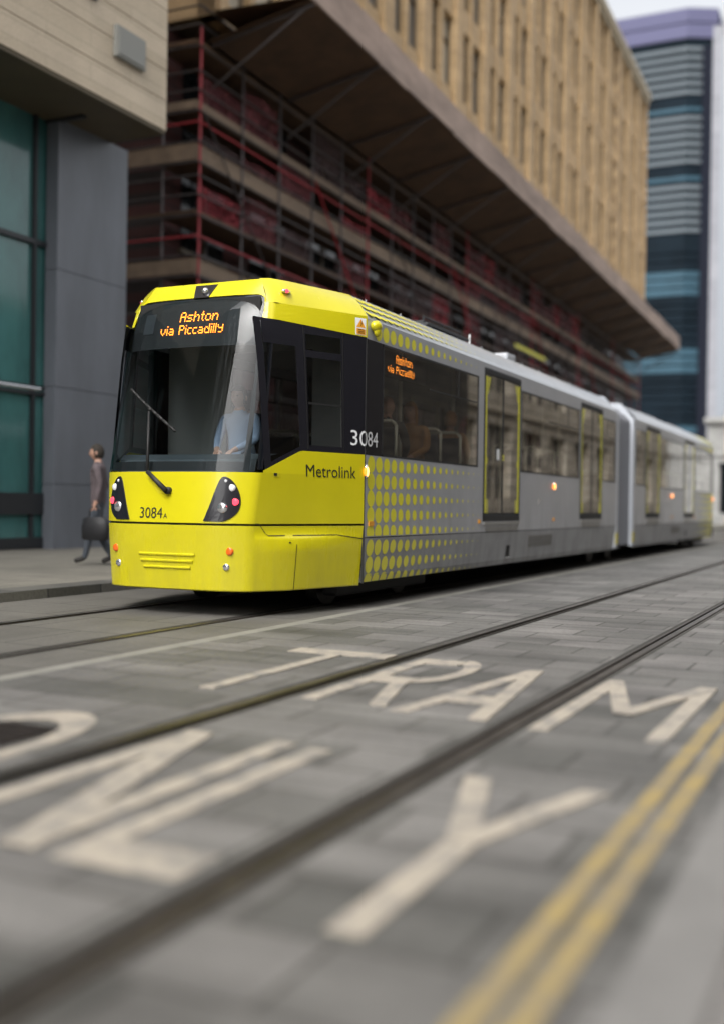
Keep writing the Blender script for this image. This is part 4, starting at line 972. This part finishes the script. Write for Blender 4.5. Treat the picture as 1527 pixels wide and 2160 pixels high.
for z0, z1 in ((.105, 1.4), (1.415, 3.35), (3.365, 5.7), (5.715, 8.7)): mb.box(-1.70, -1.4, -1.65, .55, z0, z1)
mb.box(-1.68, -1.42, -1.63, .53, .105, 8.7); mb.build('column', GREYC, B1)
mb = MB()
for z0, z1 in ((.105, 8.7),): mb.box(-1.7, -1.4, -13.5, -11.5, z0, z1)
mb.build('column', GREYC, B1)
mb = MB(); mb.box(-2.0, -1.75, -19.4, .3, .3, 8.7); gw = mb.build('glass_wall', TEAL, B1)
mb = MB()
for k in range(13):
    y = -18.5+k*1.5; mb.box(-1.75, -1.67, y, y+.07, .3, 8.7)
for z, h in ((.12, .22), (.80, .42), (3.17, .06), (3.32, .04), (6.15, .10)): mb.box(-1.75, -1.665, -19.4, .3, z, z+h)
mb.build('mullions', DMUL, gw)
mb = MB(); mb.tube((-1.3, -6.4, 3.24), (-1.3, -2.2, 3.24), .035, 10); mb.box(-1.7, -1.3, -3.3, -3.25, 3.2, 3.26); mb.build('steel_rail', CHR, B1)
mb = MB(); mb.box(-12, -2.05, -19.4, -.05, .1, 8.7); mb.build('inner_core', mat('dark_core', (.03, .03, .03), .8), B1)

B5 = thing('unseen_sky_block', (-13.2, -5, 0), 'added brick block out of view behind the camera, shaped to cut the sky reflected in the windscreen', 'building')  # unseen block added to narrow the sky reflected in the windscreen
MB().box(-20, 0, -80, 0, -.05, 24).build('wall', brick_mat('brown_brick', (.14, .08, .05), (.20, .12, .08), (.10, .09, .08), .45, .15, .012, plane='YZ'), B5)
for k in range(16):
    for q in range(6):
        mb = MB(); y = -3.4-k*4.1; z = 1.2+q*3.4; mb.box(-.05, .04, y, y+2.2, z, z+2.0, 0); mb.box(.0, .10, y-.1, y+2.3, z-.15, z, 1); mb.build('window', [mat('brick_block_glass', (.02, .025, .03), .1) if 'brick_block_glass' not in bpy.data.materials else bpy.data.materials['brick_block_glass'], PALE], B5)
A2 = math.radians(1.64)
TAN = brick_mat('tan_terracotta_facing', (0.40, 0.275, 0.14), (0.48, 0.335, 0.18), (0.31, 0.21, 0.11), 1.1, 0.62, 0.02, plane='YZ', rough=0.65, stain=0.22, bump=0.2)
MAR = brick_mat('dark_maroon_brick', (0.055, 0.02, 0.018), (0.10, 0.035, 0.032), (0.03, 0.022, 0.02), 0.9, 0.3, 0.02, plane='YZ', rough=0.85, stain=0.3)
PGL = mat('pale_reflecting_glass', (0.38, 0.34, 0.28), 0.25, var=0.45, vscale=0.5, coat=0.3)
DGL = mat('dark_window_glass', (0.012, 0.014, 0.016), 0.12)
WF = mat('bronze_window_frame', (0.14, 0.11, 0.075), 0.5)
B2 = thing('office_building', (-16.5, 24.8, 0), 'long tan office building with tall windows above the scaffolding', 'building', rz=A2)
PGL2 = mat('blind_behind_glass', (0.42, 0.38, 0.30), 0.4, var=.2, vscale=.8, coat=.3); PGL3 = mat('dim_office_glass', (0.17, 0.16, 0.15), 0.3, var=.5, vscale=.7, coat=.3); rw = random.Random(3)
NBAY, BW = 17, 3.88; ZS0, SH = 14.2, 4.05
mb = MB(); mb.box(-20, -1.5, 0, 66, 0, 14.2); mb.build('lower_wall', MAR, B2)
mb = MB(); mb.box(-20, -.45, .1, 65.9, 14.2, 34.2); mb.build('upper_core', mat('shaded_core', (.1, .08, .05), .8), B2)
mb = MB()
for k in range(NBAY+1): mb.box(-.5, .22, k*BW-.42 if k else 0, k*BW+.42 if k < NBAY else 66, 14.2, 34.4)
for k in range(NBAY): mb.box(-.5, .10, k*BW+BW/2-.16, k*BW+BW/2+.16, 14.2, 34.4)
mb.build('pier', TAN, B2)
mb = MB()
for s in range(6): 
    z = ZS0+s*SH
    mb.box(-.5, .04, 0, 66, z-.45 if s else z, z+.55 if s < 5 else 34.4)
mb.build('spandrel', TAN, B2)
mb = MB(); mb.box(-20, .45, -.1, 66.1, 34.4, 34.9); mb.box(-20, .30, -.05, 66.05, 34.05, 34.4); mb.build('cornice', mat('pale_tan_cornice', (0.40, 0.34, 0.24), 0.6, var=0.15), B2)
mb = MB(); mb.box(-20, -.5, -.02, .1, 14.2, 34.0); mb.build('end_wall', TAN, B2)
for k in range(NBAY):
    for s in range(5):
        z0, z1 = ZS0+s*SH+.55, ZS0+(s+1)*SH-.45
        mb = MB(); ya, yb, yc, yd = k*BW+.42, k*BW+BW/2-.16, k*BW+BW/2+.16, (k+1)*BW-.42
        for p, q in ((ya, yb), (yc, yd)):
            mb.box(-.30, -.12, p, p+.07, z0, z1); mb.box(-.30, -.12, q-.07, q, z0, z1); mb.box(-.30, -.12, p, q, z0+(z1-z0)*.66, z0+(z1-z0)*.66+.07); mb.box(-.30, -.12, p, q, z0, z0+.07)
            mb.quad((-.25, p, z0), (-.25, q, z0), (-.25, q, z1), (-.25, p, z1), 1)
        mb.build('window', [WF, rw.choice((PGL, PGL2, PGL2, PGL3))], B2)
for k in range(NBAY):
    mb = MB()
    for z0, z1 in ((.9, 3.6), (4.6, 7.0), (8.2, 10.2), (11.0, 13.4)):
        mb.quad((-1.46, k*BW+.8, z0), (-1.46, k*BW+BW-.8, z0), (-1.46, k*BW+BW-.8, z1), (-1.46, k*BW+.8, z1), 1)
        mb.box(-1.5, -1.40, k*BW+BW/2-.05, k*BW+BW/2+.05, z0, z1); mb.box(-1.5, -1.38, k*BW+.7, k*BW+BW-.7, z0-.12, z0)
    mb.build('lower_window', [WF, DGL], B2)

SC = thing('scaffolding', (-16.5, 24.8, 0), 'long scaffolding with red netting and a wide boarded fan along the office building', 'scaffolding', rz=A2)
TUBE = mat('scaffold_tube', (0.085, 0.075, 0.075), 0.45, metal=0.5, var=0.3, vscale=3)
REDT = mat('red_scaffold_tube', (0.32, 0.02, 0.03), 0.5)
BRD = mat('scaffold_boards', (0.20, 0.145, 0.10), 0.8, var=0.35, vscale=2, stretch=(1, .2, 1))
BRD2 = mat('dark_boards', (0.080, 0.042, 0.020), 0.8, var=0.4, vscale=1.2)
FASC = mat('fan_fascia_boards', (0.30, 0.225, 0.185), 0.75, var=0.4, vscale=1.5, stretch=(1, .25, 1))
def netmat(nm, c, a):
    m = bpy.data.materials.new(nm); m.use_nodes = True; t = m.node_tree; b = t.nodes['Principled BSDF']
    b.inputs['Base Color'].default_value = (*c, 1); b.inputs['Roughness'].default_value = .9; b.inputs['Alpha'].default_value = a
    tc = t.nodes.new('ShaderNodeTexCoord'); n = t.nodes.new('ShaderNodeTexNoise'); n.inputs['Scale'].default_value = 1.6; n.inputs['Detail'].default_value = 5
    r = t.nodes.new('ShaderNodeMapRange'); r.inputs['From Min'].default_value = .35; r.inputs['From Max'].default_value = .65; r.inputs['To Min'].default_value = a*.6; r.inputs['To Max'].default_value = min(1, a*1.35)
    t.links.new(tc.outputs['Object'], n.inputs['Vector']); t.links.new(n.outputs['Fac'], r.inputs['Value']); t.links.new(r.outputs[0], b.inputs['Alpha']); return m
NETR = netmat('red_debris_netting', (0.24, 0.025, 0.035), .6); NETD = netmat('dark_netting', (0.06, 0.035, 0.035), .6); NETM = netmat('maroon_netting', (0.13, 0.03, 0.035), .6)
LIFTS = [(3.3, .05), (5.2, .06), (7.15, .38), (8.75, .06), (10.15, .42), (11.5, .20), (13.2, .10)]
for z, h in LIFTS:
    mb = MB(); mb.box(-1.25, -.12, -.6, 66, z-.05, z, 0); mb.build('deck', BRD2, SC)
    mb = MB(); mb.box(-.10, -.06, -.62, 66, z-.02, z+h, 0); mb.box(-8.5, -.10, -.66, -.62, z-.02, z+h, 0); mb.build('toe_board', BRD if h > .1 else BRD2, SC)
for i in range(31):
    y = i*2.2-.5
    for x in (-.04, -1.2):
        mb = MB(); mb.tube((x, y, 0.1), (x, y, 13.6+random.uniform(0, .25)), .035, 6); mb.build('standard', TUBE if (i % 5 or x < -.5) else REDT, SC)
for x in (-2.8, -4.4, -6.0, -7.6):
    mb = MB(); mb.tube((x, -.60, .1), (x, -.60, 13.7), .035, 6); mb.build('standard', REDT if x == -4.4 else TUBE, SC)
for z, h in LIFTS:
    for dz in (.0, .55, 1.05):
        mb = MB(); m_ = (REDT if dz == 1.05 and z in (7.15, 10.15) else TUBE)
        mb.tube((.02, -.6, z-.09+dz), (.02, 65.6, z-.09+dz), .028, 6); mb.tube((-8.4, -.66, z-.09+dz), (.02, -.66, z-.09+dz), .028, 6); mb.build('ledger', m_, SC)
for i in range(0, 30, 3):
    mb = MB(); y = i*2.2-.5; mb.tube((.06, y, 3.3), (.06, y+4.4, 7.1), .026, 6); mb.tube((.06, y+4.4, 7.1), (.06, y, 11.4), .026, 6); mb.build('brace', REDT if i % 2 else TUBE, SC)
rn = random.Random(5)
zl = [l[0] for l in LIFTS]+[13.6]
cnt = 0
for i in range(30):
    for k in range(len(LIFTS)-1):
        if cnt >= 96 or rn.random() < .25: continue
        y = i*2.2-.5; mb = MB(); z0, z1 = zl[k]+.05, zl[k]+(zl[k+1]-zl[k])*rn.choice((.55, .8, .95)); n = 6
        mb.grid([[(-.10+.05*math.sin(a*1.7+b*2.3+i), y+2.16*a/n, z0+(z1-z0)*b/n) for b in range(n+1)] for a in range(n+1)])
        mb.build('netting_panel', rn.choice((NETR, NETM, NETD, NETM, NETD)), SC); cnt += 1
for k in (2, 3, 4):
    for x0 in (-8.2, -6.0, -3.9, -1.9):
        if rn.random() < .35: continue
        mb = MB(); mb.grid([[(x0+1.7*a/5, -.58+.04*math.sin(a+b), zl[k]+.1+(zl[k+1]-zl[k])*.8*b/5) for b in range(6)] for a in range(6)]); mb.build('netting_panel', rn.choice((NETR, NETM, NETD)), SC)
# boarded fan
mb = MB(); mb.quad((3.0, -.2, 14.0), (0.0, -.2, 13.4), (0.0, 66, 13.4), (3.0, 66, 14.0)); mb.quad((3.0, -.2, 14.08), (3.0, 66, 14.08), (.1, 66, 14.18), (.1, -.2, 14.18)); mb.build('fan_soffit', BRD2, SC)
mb = MB()
for i in range(30): mb.obox((3.03, .9+i*2.2, 14.5+.02*math.sin(i*2.1)), (.03, 0, 0), (0, 1.088, 0), (0, 0, .50+.02*math.sin(i*1.3)))
mb.build('fan_fascia', FASC, SC)
for i in range(0, 31, 2):
    mb = MB(); y = i*2.2-.1 if i else 0; mb.tube((0, y, 12.2), (2.9, y, 13.95), .04, 6); mb.tube((0, y, 13.33), (3.0, y, 13.93), .045, 6); mb.build('fan_strut', TUBE, SC)
mb = MB(); mb.box(.05, .09, 29, 35, 9.3, 9.45); mb.build('yellow_barrier_board', TAPE, SC)

TW = thing('high_rise_tower', (-63.3, 380, 0), 'distant dark glass high-rise with pale stripes and a lilac top', 'skyscraper')
TWG = mat('tower_dark_glass', (0.006, 0.012, 0.018), 0.7, spec=.08, var=0.5, vscale=.06); TWB = mat('tower_blue_glass', (0.032, 0.075, 0.105), 0.6, spec=.2, var=.25, vscale=.08)
TWP = mat('tower_pale_band', (0.11, 0.13, 0.145), 0.7, spec=.2); LIL = mat('lilac_crown', (0.095, 0.095, 0.165), 0.7, spec=.2); TWD = mat('tower_dark_edge', (0.012, 0.014, 0.022), 0.9, spec=.1)
fp = [(-60, 0), (0, 0), (8.8, 4.5), (8.8, 50), (-60, 50)]
def ring(k): return [(-60, -k), (k*.2, -k), (8.8+k, 4.5-k*.6), (8.8+k, 50), (-60, 50)]
mb = MB(); mb.prism([(x, y, 0) for x, y in fp], (0, 0, 160)); mb.build('glass_body', TWG, TW)
mb = MB(); mb.prism([(x, y, 160) for x, y in ring(.6)], (0, 0, 4.6)); mb.prism([(x, y, 165.3) for x, y in ring(.6)], (0, 0, 4.7)); mb.prism([(x, y, 164.6) for x, y in ring(.2)], (0, 0, .7)); mb.build('crown', LIL, TW)
z = 157.0; i = 0
while z > 12:
    i += 1; ph = i % 8
    if z > 92:
        if ph == 7: z -= 2.9; continue
        m_ = TWP if ph != 0 else TWB; hh = 1.35
    else:
        m_ = TWB if (i % 9) in (0, 1, 2) else TWG; hh = 2.3
    mb = MB(); mb.prism([(x, y, z-hh) for x, y in ring(.5)[:3]+[(8.8, 20), (-60, 20)]], (0, 0, hh)); mb.build('floor_band', m_, TW); z -= 2.9
mb = MB(); mb.prism([(x, y, 0) for x, y in ((5.0, .9), (10.4, 3.4), (10.4, 50), (5.0, 50))], (0, 0, 157)); mb.build('dark_corner', TWD, TW)
G2 = thing('pale_tower_block', (-28.9, 200, 0), 'pale grey tower block at the right edge of the picture, behind the tram', 'building')
PAL = brick_mat('pale_concrete_panels', (0.20, 0.205, 0.23), (0.24, 0.245, 0.27), (0.15, 0.155, 0.17), 3.0, 3.2, 0.05, plane='XZ', rough=.7, stain=.1)
MB().box(0, 30, 0, 25, 0, 86).build('wall', PAL, G2)
for k in range(8):
    MB().box(1.5+k*3.2, 3.2+k*3.2, -.12, 0, 3, 84).build('window_strip', mat('block_window', (.20, .22, .25), .3) if 'block_window' not in bpy.data.materials else bpy.data.materials['block_window'], G2)
G3 = thing('low_stone_building', (-11.5, 80, 0), 'low pale stone building at the end of the street behind the tram', 'building')
LST = brick_mat('pale_ashlar', (0.36, 0.36, 0.35), (0.44, 0.44, 0.43), (0.24, 0.24, 0.23), .9, .35, .015, plane='XZ', rough=.7, stain=.2)
MB().box(0, 24, 0, 12, -.05, 7.2).build('wall', LST, G3)
mb = MB(); mb.box(-.2, 24, -.3, 12, 7.2, 7.6); mb.box(-.1, 24, -.15, 0, 4.9, 5.2); mb.build('cornice', LST, G3)
for k in range(5):
    mb = MB(); x = .9+k*2.6; mb.box(x, x+1.2, -.05, -.01, .9, 4.2); mb.box(x-.1, x+1.3, -.12, -.05, 4.2, 4.4); mb.build('window', [DGL], G3)

# stone building on the camera's side of the street (seen in the tram's windows)
B4 = thing('sandstone_terrace', (4.5, -74, 0), 'sandstone building opposite, seen only as reflections in the tram windows', 'building')
ASH = brick_mat('sandstone_ashlar', (0.45, 0.40, 0.32), (0.52, 0.47, 0.39), (0.06, 0.05, 0.04), 1.15, .48, .03, plane='YZ', rough=.8, stain=.3)
mb = MB()
mb.box(0, 14, 0, 170, 0, .9); 
for s in range(2):
    zb = .9+s*4.3
    for k in range(38):
        y0 = k*4.4
        blank = (19 <= k <= 24)
        if blank: continue
        mb.box(0, .6, y0, y0+.75, zb, zb+4.3); mb.box(0, .6, y0+3.65, y0+4.4, zb, zb+4.3); mb.box(0, .6, y0+.75, y0+3.65, zb+3.55, zb+4.3); mb.box(0, .6, y0+.75, y0+3.65, zb, zb+.5)
mb.box(.5, 14, 0, 170, .9, 9.5); mb.build('wall', ASH, B4)
mb = MB(); mb.box(-.15, .6, 83.6, 112.4, .9, 9.4); mb.build('dark_shaded_wall', brick_mat('dark_shaded_ashlar', (0.05, 0.044, 0.036), (0.075, 0.066, 0.052), (0.008, 0.007, 0.006), 1.15, .48, .04, plane='YZ', rough=.8, stain=.3), B4)  # dark stone with shade put into its colour to dim its reflection
mb = MB(); mb.box(-.35, 14, -.2, 170.2, 9.5, 10.0); 
for s in (1,): mb.box(-.12, 0, 0, 170, .9+s*4.3-.25, .9+s*4.3)
mb.build('cornice', mat('pale_sandstone_trim', (.45, .40, .32), .7), B4)
c_ = 0
for s in range(2):
    for k in range(38):
        if 19 <= k <= 24: continue
        y0 = k*4.4; zb = .9+s*4.3; mb = MB()
        mb.quad((.35, y0+.75, zb+.5), (.35, y0+3.65, zb+.5), (.35, y0+3.65, zb+3.55), (.35, y0+.75, zb+3.55), 1)
        mb.box(.22, .34, y0+.75, y0+.93, zb+.5, zb+3.55); mb.box(.22, .34, y0+3.47, y0+3.65, zb+.5, zb+3.55); mb.box(.24, .34, y0+.93, y0+3.47, zb+1.9, zb+2.0); mb.box(.24, .34, y0+2.16, y0+2.24, zb+.5, zb+3.55)
        mb.build('window', [bpy.data.materials['pale_sandstone_trim'], DGL], B4); c_ += 1
